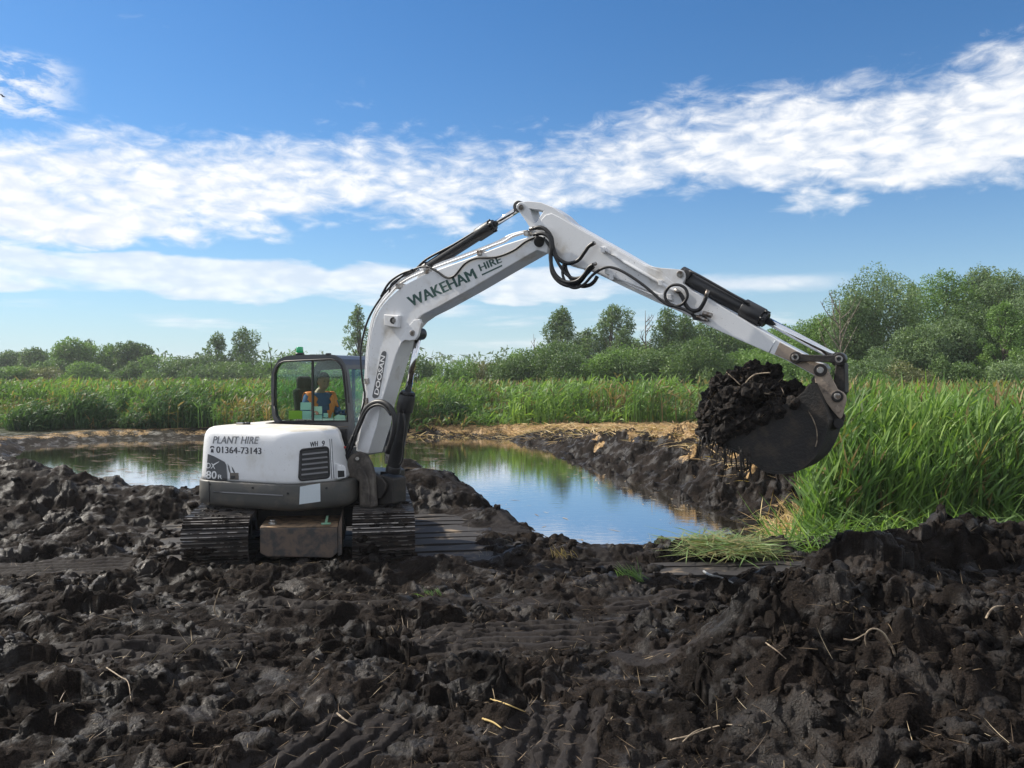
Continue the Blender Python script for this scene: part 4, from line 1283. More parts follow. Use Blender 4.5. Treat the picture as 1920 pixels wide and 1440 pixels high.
# far-off wood closing the horizon: one mass nobody could count
def far_wood():
    n = 11000
    az = rng.uniform(-1.05, 1.05, n); dep = rng.uniform(190, 330, n)
    hmax = 7.6 + 2.2 * fbm(az * 22, az * 0 + 1.0, 3, 140) + 1.6 * fbm(az * 70, az * 0 + 2.0, 2, 141)
    hmax = np.maximum(hmax, 3.5)
    P = np.stack([np.tan(az) * dep, dep, hmax * np.sqrt(rng.random(n))], 1)
    V, F, T_ = leaf_cards(P, np.full(n, 1.25) if False else 1.25, np.clip(rng.normal(0.4, 0.2, n), 0, 1))
    o = mesh_np('far_wood', V, None, F, LEAF['dark'], tone=T_)
    tag(o, 'distant low wood along the horizon', kind='stuff')


far_wood()

# ---- the damp morning air: one closed box round everything
hm = bpy.data.materials.new('haze_air'); hm.use_nodes = True
t = NT(hm.node_tree)
o = t.n('ShaderNodeOutputMaterial'); v_ = t.n('ShaderNodeVolumePrincipled')
v_.inputs['Color'].default_value = (0.90, 0.94, 1.0, 1); v_.inputs['Density'].default_value = 0.00045; v_.inputs['Anisotropy'].default_value = 0.25
t.l(v_.outputs[0], o.inputs['Volume'])
bm = bmesh.new(); add_box(bm, (0, 0, 6.25), XA, YA, ZA, 1320, 1320, 15.5)
hz_o = bm_obj('haze', bm, hm); tag(hz_o, 'thin pale haze over the marsh', kind='stuff')

# ================================================================== THE EXCAVATOR
EX = thing('excavator', HOUSE_C, 'white tracked excavator with black peat in its raised bucket, standing beside the pond', 'excavator')
HY = math.radians(22)                                    # the house turned towards the right and the camera
HU = Vector((math.cos(HY), -math.sin(HY), 0)); HN = Vector((-math.sin(HY), -math.cos(HY), 0))   # forward, towards its right side
BY_ = math.radians(33)                                   # the boom slewed a little further
BU = Vector((math.cos(BY_), -math.sin(BY_), 0)); BN = Vector((-math.sin(BY_), -math.cos(BY_), 0))
KP = HOUSE_C + HU * 1.0 + HN * 0.12


def hf(t, l, z):
    """house frame: forward, to the left, up"""
    return HOUSE_C + HU * t - HN * l + ZA * z


def bp(px, py, off=0.0):
    """point of the boom's upright plane (moved off metres towards its right side) seen at a photograph position"""
    return on_plane(px, py, KP + BN * off, BN)


def cw(px, py, off=0.0):
    return on_plane(px, py, HOUSE_C + HN * off, HN)


GREYSLAT = mat('slat_grey', (0.16, 0.16, 0.165), 0.5)
# ---------------- tracks
SHOE_W, TRK_R, TRK_L = 0.75, 0.268, 2.40


WORN = mat('worn_steel', (0.26, 0.24, 0.22), 0.35, 0.6, col2=(0.035, 0.03, 0.028), scale=7, lo=0.46, hi=0.56)


def shoe_mesh():
    bm = bmesh.new()
    r = random.Random(2)
    add_box(bm, (0, 0, -0.012), XA, YA, ZA, SHOE_W, 0.140, 0.022)
    for y, h in ((-0.052, 0.028), (0.0, 0.024), (0.052, 0.028)):
        n = 5
        vs = []
        for i in range(n + 1):
            x = SHOE_W * (i / n - 0.5); hh = h + r.uniform(-0.004, 0.003)
            vs.append([bm.verts.new((x, y + a, z)) for a, z in ((-0.011, 0), (-0.006, hh), (0.006, hh), (0.011, 0))])
        for a, b in zip(vs, vs[1:]):
            for j in range(3):
                bm.faces.new((a[j], a[j + 1], b[j + 1], b[j]))
        bm.faces.new(vs[0]); bm.faces.new(list(reversed(vs[-1])))
    bmesh.ops.recalc_face_normals(bm, faces=bm.faces)
    me = bpy.data.meshes.new('track_shoe'); bm.to_mesh(me); bm.free(); me.materials.append(SHOE); me.materials.append(WORN)
    for p in me.polygons:
        if p.normal.z > 0.8 and p.center.z > 0.02: p.material_index = 1
    return me


SHOE_ME = shoe_mesh()


def loop_point(s):
    """along the track's loop: (distance v along the track, height z, tangent angle)"""
    L, R = TRK_L, TRK_R
    P = 2 * L + 2 * math.pi * R
    s %= P
    if s < L: return s, 2 * R, 0.0
    s -= L
    if s < math.pi * R:
        a = s / R; return L + R * math.sin(a), R + R * math.cos(a), -a
    s -= math.pi * R
    if s < L: return L - s, 0.0, -math.pi
    s -= L
    a = s / R
    return -R * math.sin(a), R - R * math.cos(a), -math.pi - a


def make_track(u0, label):
    o0 = TRACK_A + TR * (u0 + SHOE_W / 2) + TD * (TRK_R + 0.03) + ZA * 0.012
    bm = bmesh.new()
    prof = []
    for i in range(13):
        a = math.pi / 2 + math.pi * i / 12
        prof.append((0.19 * math.cos(a), TRK_R + 0.19 * math.sin(a)))
    for i in range(13):
        a = -math.pi / 2 + math.pi * i / 12
        prof.append((TRK_L + 0.19 * math.cos(a), TRK_R + 0.19 * math.sin(a)))
    add_prism(bm, [o0 - TR * 0.14 + TD * v + ZA * z for v, z in prof], TR * 0.28)
    tr = bm_obj('track', bm, MUDSTEEL, EX, bevel=0.01)
    tr['label'] = label
    for v, nm in ((0.0, 'idler'), (TRK_L, 'sprocket')):
        c = o0 + TD * v + ZA * TRK_R
        cyl(nm, c - TR * 0.20, c + TR * 0.20, 0.21, MUDSTEEL, tr, seg=24, bevel=0.01)
    for q in range(4):
        c = o0 + TD * (0.45 + q * 0.45) + ZA * 0.12
        cyl('roller', c - TR * 0.19, c + TR * 0.19, 0.085, MUDSTEEL, tr, seg=12)
    P = 2 * TRK_L + 2 * math.pi * TRK_R; n = 42
    for i in range(n):
        v, z, a = loop_point(P * i / n + 0.02)
        o = bpy.data.objects.new('track_shoe', SHOE_ME)
        tang = TD * math.cos(a) + ZA * math.sin(a); nor = TR.cross(tang)
        M = Matrix((TR, tang, nor)).transposed().to_4x4(); M.translation = o0 + TD * v + ZA * z
        COL.objects.link(o); o.parent = tr; o.matrix_parent_inverse = parent_inv(tr)
        M = M @ Matrix.Rotation(rnd.uniform(-0.05, 0.05), 4, 'X'); M.translation += nor * rnd.uniform(-0.006, 0.006)
        o.location = M.translation; o.rotation_euler = M.to_euler()
    return tr


make_track(0.0, 'wide left track with steel shoes')
make_track(1.95, 'wide right track with steel shoes')

# ---------------- car body between the tracks with its rusty box
bm = bmesh.new()
cb = TRACK_A + TR * 1.35 + TD * 1.5
add_box(bm, cb + ZA * 0.40, TR, TD, ZA, 1.25, 1.1, 0.26)
add_cyl(bm, cb + ZA * 0.50, cb + ZA * 0.68, 0.55, seg=32)
bm_obj('car_body', bm, MUDSTEEL, EX, bevel=0.02)
fr0 = TRACK_A + TD * 0.12
def fp(px, py): return on_plane(px, py, fr0, TD)
front = [fp(487, 991), fp(633, 989), fp(634, 1036), fp(622, 1046), fp(500, 1044), fp(487, 1037)]
box = prism('front_box', front, TD * 0.80, RUST, EX, bevel=0.012)
box['label'] = 'rusty steel box between the tracks'
tp = [p + ZA * 0.004 for p in (front[0], front[1])]
prism('box_lid', [tp[0] + TD * 0.012 + ZA * .001, tp[1] + TD * 0.012 + ZA * .001, tp[1] + TD * 0.79 + ZA * .001, tp[0] + TD * 0.79 + ZA * .001], ZA * 0.006, RUSTTOP, box)
prism('side_plate', [fp(634, 986), fp(641, 966), fp(641, 1040), fp(634, 1042)], TD * 0.80, RUST, box)
c = fp(507, 990) + TD * 0.22
cyl('filler_cap', c - ZA * 0.03, c + ZA * 0.035, 0.050, STEEL, box, seg=16, bevel=0.008)
cyl('cap_top', c + ZA * 0.035, c + ZA * 0.06, 0.034, STEEL, box, seg=16)
bm = bmesh.new()
a0 = fp(611, 985) + TD * 0.01
add_box(bm, a0 + TD * 0.17 + ZA * 0.035, (TD + ZA * 0.1).normalized(), TR, ZA, 0.32, 0.030, 0.016)
add_box(bm, a0 + ZA * 0.018 + TD * 0.005, TR, TD, ZA, 0.11, 0.05, 0.016)
bm_obj('green_lever', bm, GREENP, box, bevel=0.003)
bm = bmesh.new(); add_box(bm, TRACK_A + TR * 1.35 + TD * 0.95 + ZA * 0.30, TR, TD, ZA, 1.0, 1.0, 0.20)
bm_obj('lower_frame', bm, MUDSTEEL, EX, bevel=0.02)

# ---------------- house: dark skirt, white hood
plan_b = [(-4.06, 10.52), (-3.90, 10.08), (-2.66, 9.60), (-2.17, 9.95), (-2.08, 10.28), (-2.16, 10.62), (-3.25, 11.08), (-3.1, 11.9), (-3.6, 11.85)]
rad_b = [0.5, 0.30, 0.42, 0.16, 0.1, 0.05, 0.05, 0.2, 0.3]
plan_t = [(-4.04, 10.54), (-3.88, 10.12), (-2.68, 9.64), (-2.29, 9.92), (-2.20, 10.28), (-2.25, 10.62), (-3.25, 11.08), (-3.1, 11.85), (-3.6, 11.80)]


def resample(poly, n):
    P = [Vector((p[0], p[1])) for p in poly]; P.append(P[0])
    L = [0.0]
    for a, b in zip(P, P[1:]): L.append(L[-1] + (b - a).length)
    o = []; j = 0
    for i in range(n):
        s = L[-1] * i / n
        while L[j + 1] < s: j += 1
        o.append(P[j].lerp(P[j + 1], (s - L[j]) / (L[j + 1] - L[j] + 1e-12)))
    return o


def corner_outline(plan, rad, per=14, edge=5):
    """same vertex count for any plan with the same corners"""
    P = round_poly(plan, rad, per)
    o = []
    n = len(P); stepn = per + 1
    for i, p in enumerate(P):
        o.append(p)
        if i % stepn == per:
            q = P[(i + 1) % n]
            for e in range(1, edge): o.append(p.lerp(q, e / edge))
    return o


def inset(poly, d):
    n = len(poly); o = []
    for i in range(n):
        t = (poly[(i + 1) % n] - poly[i - 1]).normalized()
        o.append(poly[i] + Vector((-t.y, t.x)) * d)
    return o


def ccw(poly):
    return sum(poly[i - 1].x * poly[i].y - poly[i].x * poly[i - 1].y for i in range(len(poly))) > 0


def loft(name, rings, m, parent, smooth=True):
    bm = bmesh.new(); R = [[bm.verts.new((p.x, p.y, z)) for p in poly] for poly, z in rings]
    n = len(R[0])
    for a, b in zip(R, R[1:]):
        for i in range(n):
            f = bm.faces.new((a[i], a[(i + 1) % n], b[(i + 1) % n], b[i])); f.smooth = smooth
    bm.faces.new(list(reversed(R[0]))); f = bm.faces.new(R[-1])
    return bm_obj(name, bm, m, parent)


ob = corner_outline(plan_b, rad_b); ot = corner_outline(plan_t, rad_b)
sgn = 1 if ccw(ob) else -1
zb, zt = 0.955, 1.595
rings = [(inset(ob, 0.02 * sgn), zb - 0.01), (inset(ob, 0.004 * sgn), zb + 0.006), (ob, zb + 0.03)]
for f in (0.25, 0.5, 0.75):
    rings.append(([a.lerp(b, f * 0.8) for a, b in zip(ob, ot)], zb + (zt - 0.15 - zb) * f))
for ins, dz_ in ((0.0, 0.15), (0.010, 0.10), (0.030, 0.058), (0.062, 0.026), (0.105, 0.007), (0.16, 0.0)):
    rings.append((inset(ot, ins * sgn), zt - dz_))
hood = loft('engine_hood', rings, [HOODW], EX)
hood['label'] = 'white rounded engine hood with dusty top'
bvh_v = [v.co.copy() for v in hood.data.vertices]; bvh_f = [tuple(p.vertices) for p in hood.data.polygons]
HOOD_BVH = BVHTree.FromPolygons([world_of(hood) @ v for v in bvh_v], bvh_f)
hood.data.materials.append(CREAM)
for p in hood.data.polygons:
    if p.normal.z > 0.80: p.material_index = 1

plan_s = [(-4.06, 10.52), (-3.90, 10.08), (-2.66, 9.60), (-2.05, 10.02), (-2.00, 10.30), (-2.16, 10.62), (-3.25, 11.08), (-3.1, 11.9), (-3.6, 11.85)]
os_ = inset(corner_outline(plan_s, rad_b), -0.028 * sgn)
skirt = loft('lower_skirt', [(inset(os_, 0.16 * sgn), 0.60), (inset(os_, 0.05 * sgn), 0.625), (inset(os_, 0.012 * sgn), 0.665), (os_, 0.72), (os_, 0.925), (inset(os_, 0.008 * sgn), 0.940), (inset(os_, 0.03 * sgn), 0.945)], CAST, EX)
skirt['label'] = 'dusty dark grey skirt below the white hood'
SK_BVH = BVHTree.FromPolygons([world_of(skirt) @ v.co for v in skirt.data.vertices], [tuple(p.vertices) for p in skirt.data.polygons])


def hit(bvh, px, py, lift=0.004):
    loc, nor, i, d = bvh.ray_cast(EYE, ray(px, py).normalized())
    if loc is None:
        loc, nor, i, d = bvh.find_nearest(EYE + ray(px, py).normalized() * 10.0)
    if nor.dot(ray(px, py)) > 0: nor = -nor
    return loc + nor * lift, nor


def patch(name, quad, bvh, m, parent, nx=8, ny=6, lift=0.004, thick=0.0, mask=None):
    """a thin panel lying on a curved body; quad = top left, top right, bottom right, bottom left"""
    bm = bmesh.new(); tl, tr_, br, bl = [Vector(q) for q in quad]
    G = []
    for j in range(ny + 1):
        row = []
        for i in range(nx + 1):
            q = tl.lerp(tr_, i / nx).lerp(bl.lerp(br, i / nx), j / ny)
            p, nor = hit(bvh, q.x, q.y, lift)
            row.append((bm.verts.new(p), bm.verts.new(p - nor * (thick + 0.003))))
        G.append(row)
    for j in range(ny):
        for i in range(nx):
            bm.faces.new((G[j][i][0], G[j][i + 1][0], G[j + 1][i + 1][0], G[j + 1][i][0]))
    edge = [(0, i) for i in range(nx)] + [(j, nx) for j in range(ny)] + [(ny, i) for i in range(nx, 0, -1)] + [(j, 0) for j in range(ny, 0, -1)]
    for a, b in zip(edge, edge[1:] + edge[:1]):
        bm.faces.new((G[a[0]][a[1]][0], G[b[0]][b[1]][0], G[b[0]][b[1]][1], G[a[0]][a[1]][1]))
    return bm_obj(name, bm, m, parent)


def poly_patch(name, pts, bvh, m, parent, lift=0.004, cuts=3):
    bm = bmesh.new()
    vs = [bm.verts.new((p[0], p[1], 0)) for p in pts]; bm.faces.new(vs)
    bmesh.ops.triangulate(bm, faces=bm.faces)
    bmesh.ops.subdivide_edges(bm, edges=bm.edges, cuts=cuts, use_grid_fill=True)
    for v in bm.verts:
        v.co = hit(bvh, v.co.x, v.co.y, lift)[0]
    return bm_obj(name, bm, m, parent)


def text_shape(s, bold=0.0, shear=0.0, spacing=1.0):
    """letters as flat 2D mesh: vertices and faces, origin at the baseline, height of a capital = 1"""
    cu = bpy.data.curves.new('txt', 'FONT'); cu.body = s; cu.offset = bold; cu.shear = shear; cu.space_character = spacing; cu.resolution_u = 3
    o = bpy.data.objects.new('txt', cu); COL.objects.link(o)
    dg = bpy.context.evaluated_depsgraph_get(); dg.update()
    me = bpy.data.meshes.new_from_object(o.evaluated_get(dg))
    V = [(v.co.x, v.co.y) for v in me.vertices]; F = [tuple(p.vertices) for p in me.polygons]
    bpy.data.objects.remove(o); bpy.data.curves.remove(cu); bpy.data.meshes.remove(me)
    x0 = min(v[0] for v in V); x1 = max(v[0] for v in V); y1 = max(v[1] for v in V)
    y1 = max(y1, 1e-6)
    return [((x - x0) / (x1 - x0), y / y1) for x, y in V], F


def lettering(s, A, B, C, mapper, m, parent, bold=0.0, shear=0.0, name='lettering', spacing=1.0, fat=0.0):
    """A, B = baseline start and end, C = top of the first letter, in photograph positions; mapper puts a position onto the surface"""
    V, F = text_shape(s, bold, shear, spacing)
    A, B, C = Vector(A), Vector(B), Vector(C)
    bm = bmesh.new()
    du = (B - A).normalized()
    for i_, sh in enumerate((-fat, 0.0, fat) if fat else (0.0,)):
        vs = []
        for x, y in V:
            q = mapper(*(A + (B - A) * x + (C - A) * y + du * sh)); vs.append(bm.verts.new(q + (EYE - q).normalized() * 0.0007 * i_))
        for f in F:
            try: bm.faces.new([vs[i] for i in f])
            except ValueError: pass
    o = bm_obj(name, bm, m, parent)
    return o


on_hood = lambda x, y: hit(HOOD_BVH, x, y, 0.0025)[0]
on_hood2 = lambda x, y: hit(HOOD_BVH, x, y, 0.014)[0]
lettering('PLANT HIRE', (399, 831.5), (484, 832), (400.5, 818), on_hood, GREYLET, hood, shear=0.12, fat=0.35)
lettering('01364-73143', (406, 849), (490, 851.5), (406, 837), on_hood, DARKLET, hood, fat=0.4)
# telephone sign: receiver over a base
bm_pts = [(394, 840), (395.5, 836.2), (401, 836.2), (402.5, 840), (400.5, 840.5), (400, 838.6), (396.5, 838.6), (396, 840.5)]
poly_patch('telephone_sign', bm_pts, HOOD_BVH, DARKLET, hood, cuts=1)
poly_patch('telephone_sign', [(395.5, 848.3), (396.3, 842), (400.2, 842), (401, 848.3)], HOOD_BVH, DARKLET, hood, cuts=1)
lettering('WH', (581.5, 838.3), (595.5, 836.3), (581.5, 829), on_hood, DARKLET, hood, fat=0.4)
lettering('9', (603.5, 836.8), (608.5, 836.2), (603.5, 826.5), on_hood, DARKLET, hood, fat=0.4)
poly_patch('decal', [(390.5, 851), (402, 855.5), (422, 866), (425, 872), (427, 900), (386.5, 898.5)], HOOD_BVH, DECAL, hood, lift=0.008, cuts=7)
poly_patch('decal', [(427, 869), (430, 874), (433, 886), (431, 887), (428.5, 880)], HOOD_BVH, DECAL, hood, cuts=1)
poly_patch('decal', [(434.5, 874), (438, 879), (441, 886), (439, 887), (436, 882)], HOOD_BVH, DECAL, hood, cuts=1)
lettering('DX', (388.5, 877.5), (405, 879), (389.5, 867.5), on_hood2, WHITELET, hood, bold=0.012)
poly_patch('decal_flash', [(399.5, 871), (412, 865), (413, 865.6), (402, 873)], HOOD_BVH, WHITELET, hood, lift=0.014, cuts=1)
lettering('80', (387.5, 896.5), (407.5, 897.2), (388, 882.5), on_hood2, WHITELET, hood, bold=0.02)
lettering('R', (410, 897.3), (418.5, 897.6), (410, 890), on_hood2, WHITELET, hood, bold=0.015)
# latch, grille, side box
lt = patch('latch', [(432, 886.5), (447, 886.5), (448, 899), (432, 899)], HOOD_BVH, BRACKET, EX, 3, 3, lift=0.010, thick=0.012)
patch('latch_slot', [(434, 892), (442, 892), (442, 897), (434, 897)], HOOD_BVH, BLACK, lt, 2, 2, lift=0.013)
gq = [(563.5, 843.5), (615, 838), (617, 895), (560.5, 901)]
grille = poly_patch('grille', [tuple(p) for p in round_poly(gq, 7, 4)], HOOD_BVH, BLACK, EX, lift=0.006, cuts=4)
grille['label'] = 'black louvred grille in the hood'


def band_px(y0f, y1f, x0f=0.06, x1f=0.95):
    tl, tr_, br, bl = [Vector(q) for q in gq]
    e = lambda u, v: tuple(tl.lerp(tr_, u).lerp(bl.lerp(br, u), v))
    return [e(x0f, y0f), e(x1f, y0f), e(x1f, y1f), e(x0f, y1f)]


for q in range(5):
    y0 = 0.13 + q * 0.165
    tl, tr_, br, bl = band_px(y0, y0 + 0.055)
    bm = bmesh.new(); nx = 8; rows_ = []
    for i in range(nx + 1):
        a = Vector(tl).lerp(Vector(tr_), i / nx); b = Vector(bl).lerp(Vector(br), i / nx)
        pa, na = hit(HOOD_BVH, a.x, a.y, 0.010); pb, nb_ = hit(HOOD_BVH, b.x, b.y, 0.026); pc, nc = hit(HOOD_BVH, b.x, b.y, 0.005)
        rows_.append([bm.verts.new(p) for p in (pa, pb, pc)])
    for a, b in zip(rows_, rows_[1:]):
        for j in range(2): bm.faces.new((a[j], b[j], b[j + 1], a[j + 1]))
    bm_obj('slat', bm, GREYSLAT, grille)
# frame of the grille
edge_pts = [hit(HOOD_BVH, p.x, p.y, 0.006)[0] for p in round_poly(gq, 7, 5)]
bm = bmesh.new(); add_tube(bm, edge_pts + [edge_pts[0]], 0.014, 6)
bm_obj('grille_frame', bm, BLACK, grille)
# seam of the side door
for sx in ((618, 823, 622, 897.5), (621.5, 823, 626, 897)):
    a = [hit(HOOD_BVH, sx[0] + (sx[2] - sx[0]) * i / 6, sx[1] + (sx[3] - sx[1]) * i / 6, 0.002)[0] for i in range(7)]
    bm = bmesh.new(); add_tube(bm, a, 0.005, 5); bm_obj('door_seam', bm, GREYLET, hood)
# skirt details
patch('blank_plate', [(562.5, 912.5), (600, 906.5), (600.5, 940), (561, 945.5)], SK_BVH, PLATEW, EX, 5, 3, lift=0.006, thick=0.004)
gr_ = [hit(SK_BVH, 402 + 129 * i / 8, 922.5 + 7 * i / 8, 0.001)[0] for i in range(9)]
bm = bmesh.new(); add_tube(bm, gr_, 0.011, 6); bm_obj('rub_strip', bm, GREYSLAT, skirt)
sm_ = [hit(SK_BVH, 391.5 + 0.3 * i, 902 + 44 * i / 6, 0.0)[0] for i in range(7)]
bm = bmesh.new(); add_tube(bm, sm_, 0.009, 5); bm_obj('skirt_seam', bm, BLACK, skirt)
for px, py in ((474, 914.5), (393.5, 908), (540, 925), (612, 915)):
    p, nn = hit(SK_BVH, px, py, 0.0); cyl('bolt', p, p + nn * 0.008, 0.014, BLACK, skirt, seg=8)
# white box step at the front of the hood
bm = bmesh.new(); pl0 = HOUSE_C + HN * 0.86
q4 = [on_plane(x, y, Vector((-2.07, 9.93, 0)), Vector((0.45, -0.89, 0))) for x, y in ((633, 871), (646, 873), (649.5, 879), (649, 896), (632, 899))]
bx_ = prism('step_box', q4, Vector((-0.45, 0.89, 0)) * 0.28, HOODW, EX, bevel=0.012)
q4 = [on_plane(x, y, Vector((-2.07, 9.93, 0)) + Vector((0.45, -0.89, 0)) * 0.003, Vector((0.45, -0.89, 0))) for x, y in ((633.5, 882.5), (645.5, 882.5), (646, 894), (633.5, 895.5))]
prism('step_recess', q4, Vector((-0.45, 0.89, 0)) * 0.006, BLACK, bx_)
# fittings on the hood top
p = at_depth(452, 796.5, 10.75); bm = bmesh.new(); add_box(bm, Vector((p.x, p.y, zt + 0.012)), HU, HN, ZA, 0.11, 0.07, 0.028); bm_obj('hood_catch', bm, STEEL, EX, bevel=0.005)
cyl('filler_cap', Vector((p.x + 0.09, p.y, zt - 0.004)), Vector((p.x + 0.09, p.y, zt + 0.03)), 0.035, BLACK, EX, seg=14)

# main frame under the cab and towards the boom
prism('main_frame', [HOUSE_C + HU * a + HN * b + ZA * 0.60 for a, b in ((-0.9, 0.75), (0.95, 0.60), (1.0, -0.9), (-0.9, -0.95))], ZA * 0.33, BLACK, EX, bevel=0.02)
bm = bmesh.new(); add_cyl(bm, HOUSE_C + ZA * 0.58, HOUSE_C + ZA * 0.64, 0.55, seg=32); bm_obj('slew_ring', bm, MUDSTEEL, EX)

# ---------------- cab
CABW = 0.98
cab_out = [(509, 765), (508, 720), (509, 700), (513, 689), (522, 674.5), (533, 668.5), (545, 666.3), (580, 665), (613, 664.2), (628, 666), (640, 672.5), (647, 683), (650.5, 700), (655, 735), (660, 780), (664, 822), (664, 860), (520, 860), (520, 800), (514.5, 791), (510.5, 780)]
win = [(514.5, 762), (514.5, 700), (518, 689), (524, 681), (533, 677.5), (577, 675.3), (622, 673.5), (632, 676.5), (639, 684.5), (643, 697), (646.5, 730), (651.5, 789.5), (526, 790.5), (518, 780)]
cab_near = prism('cab_frame', [cw(*p) for p in cab_out], -HN * 0.055, CABM, EX, holes=[[cw(*p) for p in win]])
cab_near['label'] = 'dark grey cab side frame with large rounded window'
shift = -HN * (CABW - 0.055)
far_out = [cw(*p) + shift for p in cab_out[:17]] + [cw(520, 860) + shift, cw(520, 800) + shift, cw(514.5, 791) + shift, cw(510.5, 780) + shift]
prism('cab_frame', far_out, -HN * 0.055, CABM, EX, holes=[[cw(*p) + shift for p in ((517, 762), (517, 706), (523, 694), (585, 690), (628, 688), (638, 692), (645, 730), (651, 789), (522, 790))]])
prism('door_bar', [cw(*p) + shift - HN * 0.01 for p in ((587, 688), (592, 688), (592, 791), (587, 791))], -HN * 0.03, BLACK, EX)
# window seal and glazing
seal = [cw(*p, 0.004) for p in win]
bm = bmesh.new(); add_tube(bm, seal + [seal[0]], 0.013, 6); bm_obj('window_seal', bm, RUBBER, cab_near)
w_l = [p for p in win if p[0] < 583]; w_r = [p for p in win if p[0] > 590]
left_pane = [(514.5, 762), (514.5, 700), (518, 689), (524, 681), (533, 677.5), (585.5, 675), (585.5, 790), (526, 790.5), (518, 780)]
right_pane = [(585.5, 675), (622, 673.5), (632, 676.5), (639, 684.5), (643, 697), (646.5, 730), (651.5, 789.5), (585.5, 790)]
for q in (left_pane, right_pane):
    prism('window_pane', [cw(*p, -0.022) for p in q], -HN * 0.005, GLASS, EX)
prism('window_bar', [cw(*p, -0.012) for p in ((583.6, 675), (586.8, 675), (587.2, 790), (584, 790))], -HN * 0.03, BLACK, EX, bevel=0.003)
prism('window_pane', [cw(*p) + shift - HN * 0.03 for p in ((516, 770), (516, 705), (523, 694), (640, 690), (652, 790), (518, 790))], -HN * 0.005, GLASS, EX)
# roof, floor, rear and front members
bm = bmesh.new()
rp = [cw(*p, -0.05) for p in ((524, 675.5), (534, 669.5), (546, 667.2), (580, 665.9), (612, 665.2), (626, 667), (638, 673.5))]
top = rp; low = [cw(*p, -0.05) for p in ((636, 679), (622, 672.5), (580, 672.5), (545, 673.5), (530, 678))]
add_prism(bm, top + low, -HN * (CABW - 0.11)); bm_obj('cab_roof', bm, CABM, EX)
for nm, a in (('rear_pillar', [(509.5, 765), (509, 702), (517, 683), (523, 690), (516, 705), (516, 762)]),):
    pass
bm = bmesh.new()
fl, fr_ = cw(512, 797, -0.05), cw(663, 800, -0.05)
add_prism(bm, [cw(514, 797, -0.05), cw(661, 800, -0.05), cw(663, 858, -0.05), cw(521, 858, -0.05)], -HN * (CABW - 0.11))
bm_obj('cab_base', bm, CABM, EX)
# front: sill below the windscreen, header, windscreen
bm = bmesh.new()
add_prism(bm, [cw(640, 674, -0.055), cw(647, 684, -0.055), cw(649, 692, -0.055), cw(641, 690, -0.055)], -HN * (CABW - 0.11)); bm_obj('windscreen_header', bm, CABM, EX)
prism('windscreen', [cw(646.5, 692, -0.056), cw(648, 692, -0.056), cw(659.5, 799, -0.056), cw(658, 799, -0.056)], -HN * (CABW - 0.113), GLASS, EX)
bm = bmesh.new()
add_prism(bm, [cw(509.5, 765, -0.056), cw(509, 702, -0.056), cw(511, 702, -0.056), cw(511.5, 765, -0.056)], -HN * (CABW - 0.113)); bm_obj('rear_window', bm, GLASS, EX)
bm = bmesh.new(); add_tube(bm, spline([cw(649, 697, 0.025), cw(652.5, 733, 0.03), cw(654, 755, 0.03)], 4), 0.010, 6); bm_obj('grab_rail', bm, BLACK, EX)
bm = bmesh.new(); add_box(bm, cw(616, 664.5, -0.02), HU, HN, ZA, 0.055, 0.05, 0.035); bm_obj('roof_bracket', bm, BLACK, EX, bevel=0.005)
prism('sill_trim', [cw(576, 798, 0.006), cw(652, 799, 0.006), cw(652.5, 801, 0.006), cw(576, 800, 0.006)], -HN * 0.005, BRACKET, EX)
prism('side_hatch', [cw(*p, 0.008) for p in ((628, 804), (650, 804), (652, 845), (634, 845))], -HN * 0.007, BLACK, EX, bevel=0.004)
# beacon and aerial
bpnt = cw(562, 665.5, -0.42)
bc = cyl('beacon', Vector((bpnt.x, bpnt.y, bpnt.z - 0.01)), bpnt + ZA * 0.03, 0.062, BLACK, EX, seg=20)
b2_ = on_plane(562, 665, Vector(bpnt), HN)
lens = cyl('beacon_lens', bpnt + ZA * 0.028, bpnt + ZA * 0.115, 0.052, GREEN_L, bc, r1=0.047, seg=20, bevel=0.008)
ap = cw(509, 690, -0.35)
tube('aerial', [cw(509.5, 700, -0.35), cw(507.5, 668, -0.35), cw(502.5, 641, -0.35)], 0.006, BLACK, EX, 5, 4, 0.4)
# seat and console
st = hf(-0.12, 0.50, 0)
bm = bmesh.new()
add_box(bm, st + ZA * 1.34 + HU * 0.05, HU, HN, ZA, 0.50, 0.50, 0.14); sb = bm_obj('seat', bm, SEATM, EX, bevel=0.05)
bm = bmesh.new(); add_box(bm, st + ZA * 1.72 - HU * 0.26, (HU * 1 + ZA * 0.0).normalized(), HN, (ZA - HU * 0.12).normalized(), 0.13, 0.46, 0.70); bm_obj('backrest', bm, SEATM, sb, bevel=0.055)
bm = bmesh.new(); add_box(bm, st + ZA * 2.13 - HU * 0.31, HU, HN, ZA, 0.10, 0.28, 0.22); bm_obj('headrest', bm, SEATM, sb, bevel=0.045)
bm = bmesh.new(); add_box(bm, st + ZA * 1.15, HU, HN, ZA, 0.4, 0.4, 0.42); bm_obj('seat_base', bm, BLACK, sb, bevel=0.02)
for l in (0.20, 0.80):
    bm = bmesh.new(); add_box(bm, hf(0.22, l, 1.47), HU, HN, ZA, 0.34, 0.14, 0.16); cs_ = bm_obj('console', bm, BLACK, EX, bevel=0.03)
    a = hf(0.36, l, 1.52); tube('control_lever', [a, a + ZA * 0.12 + HU * 0.02, a + ZA * 0.22 + HU * 0.03], 0.013, BLACK, cs_, 8, 3, 1.5)
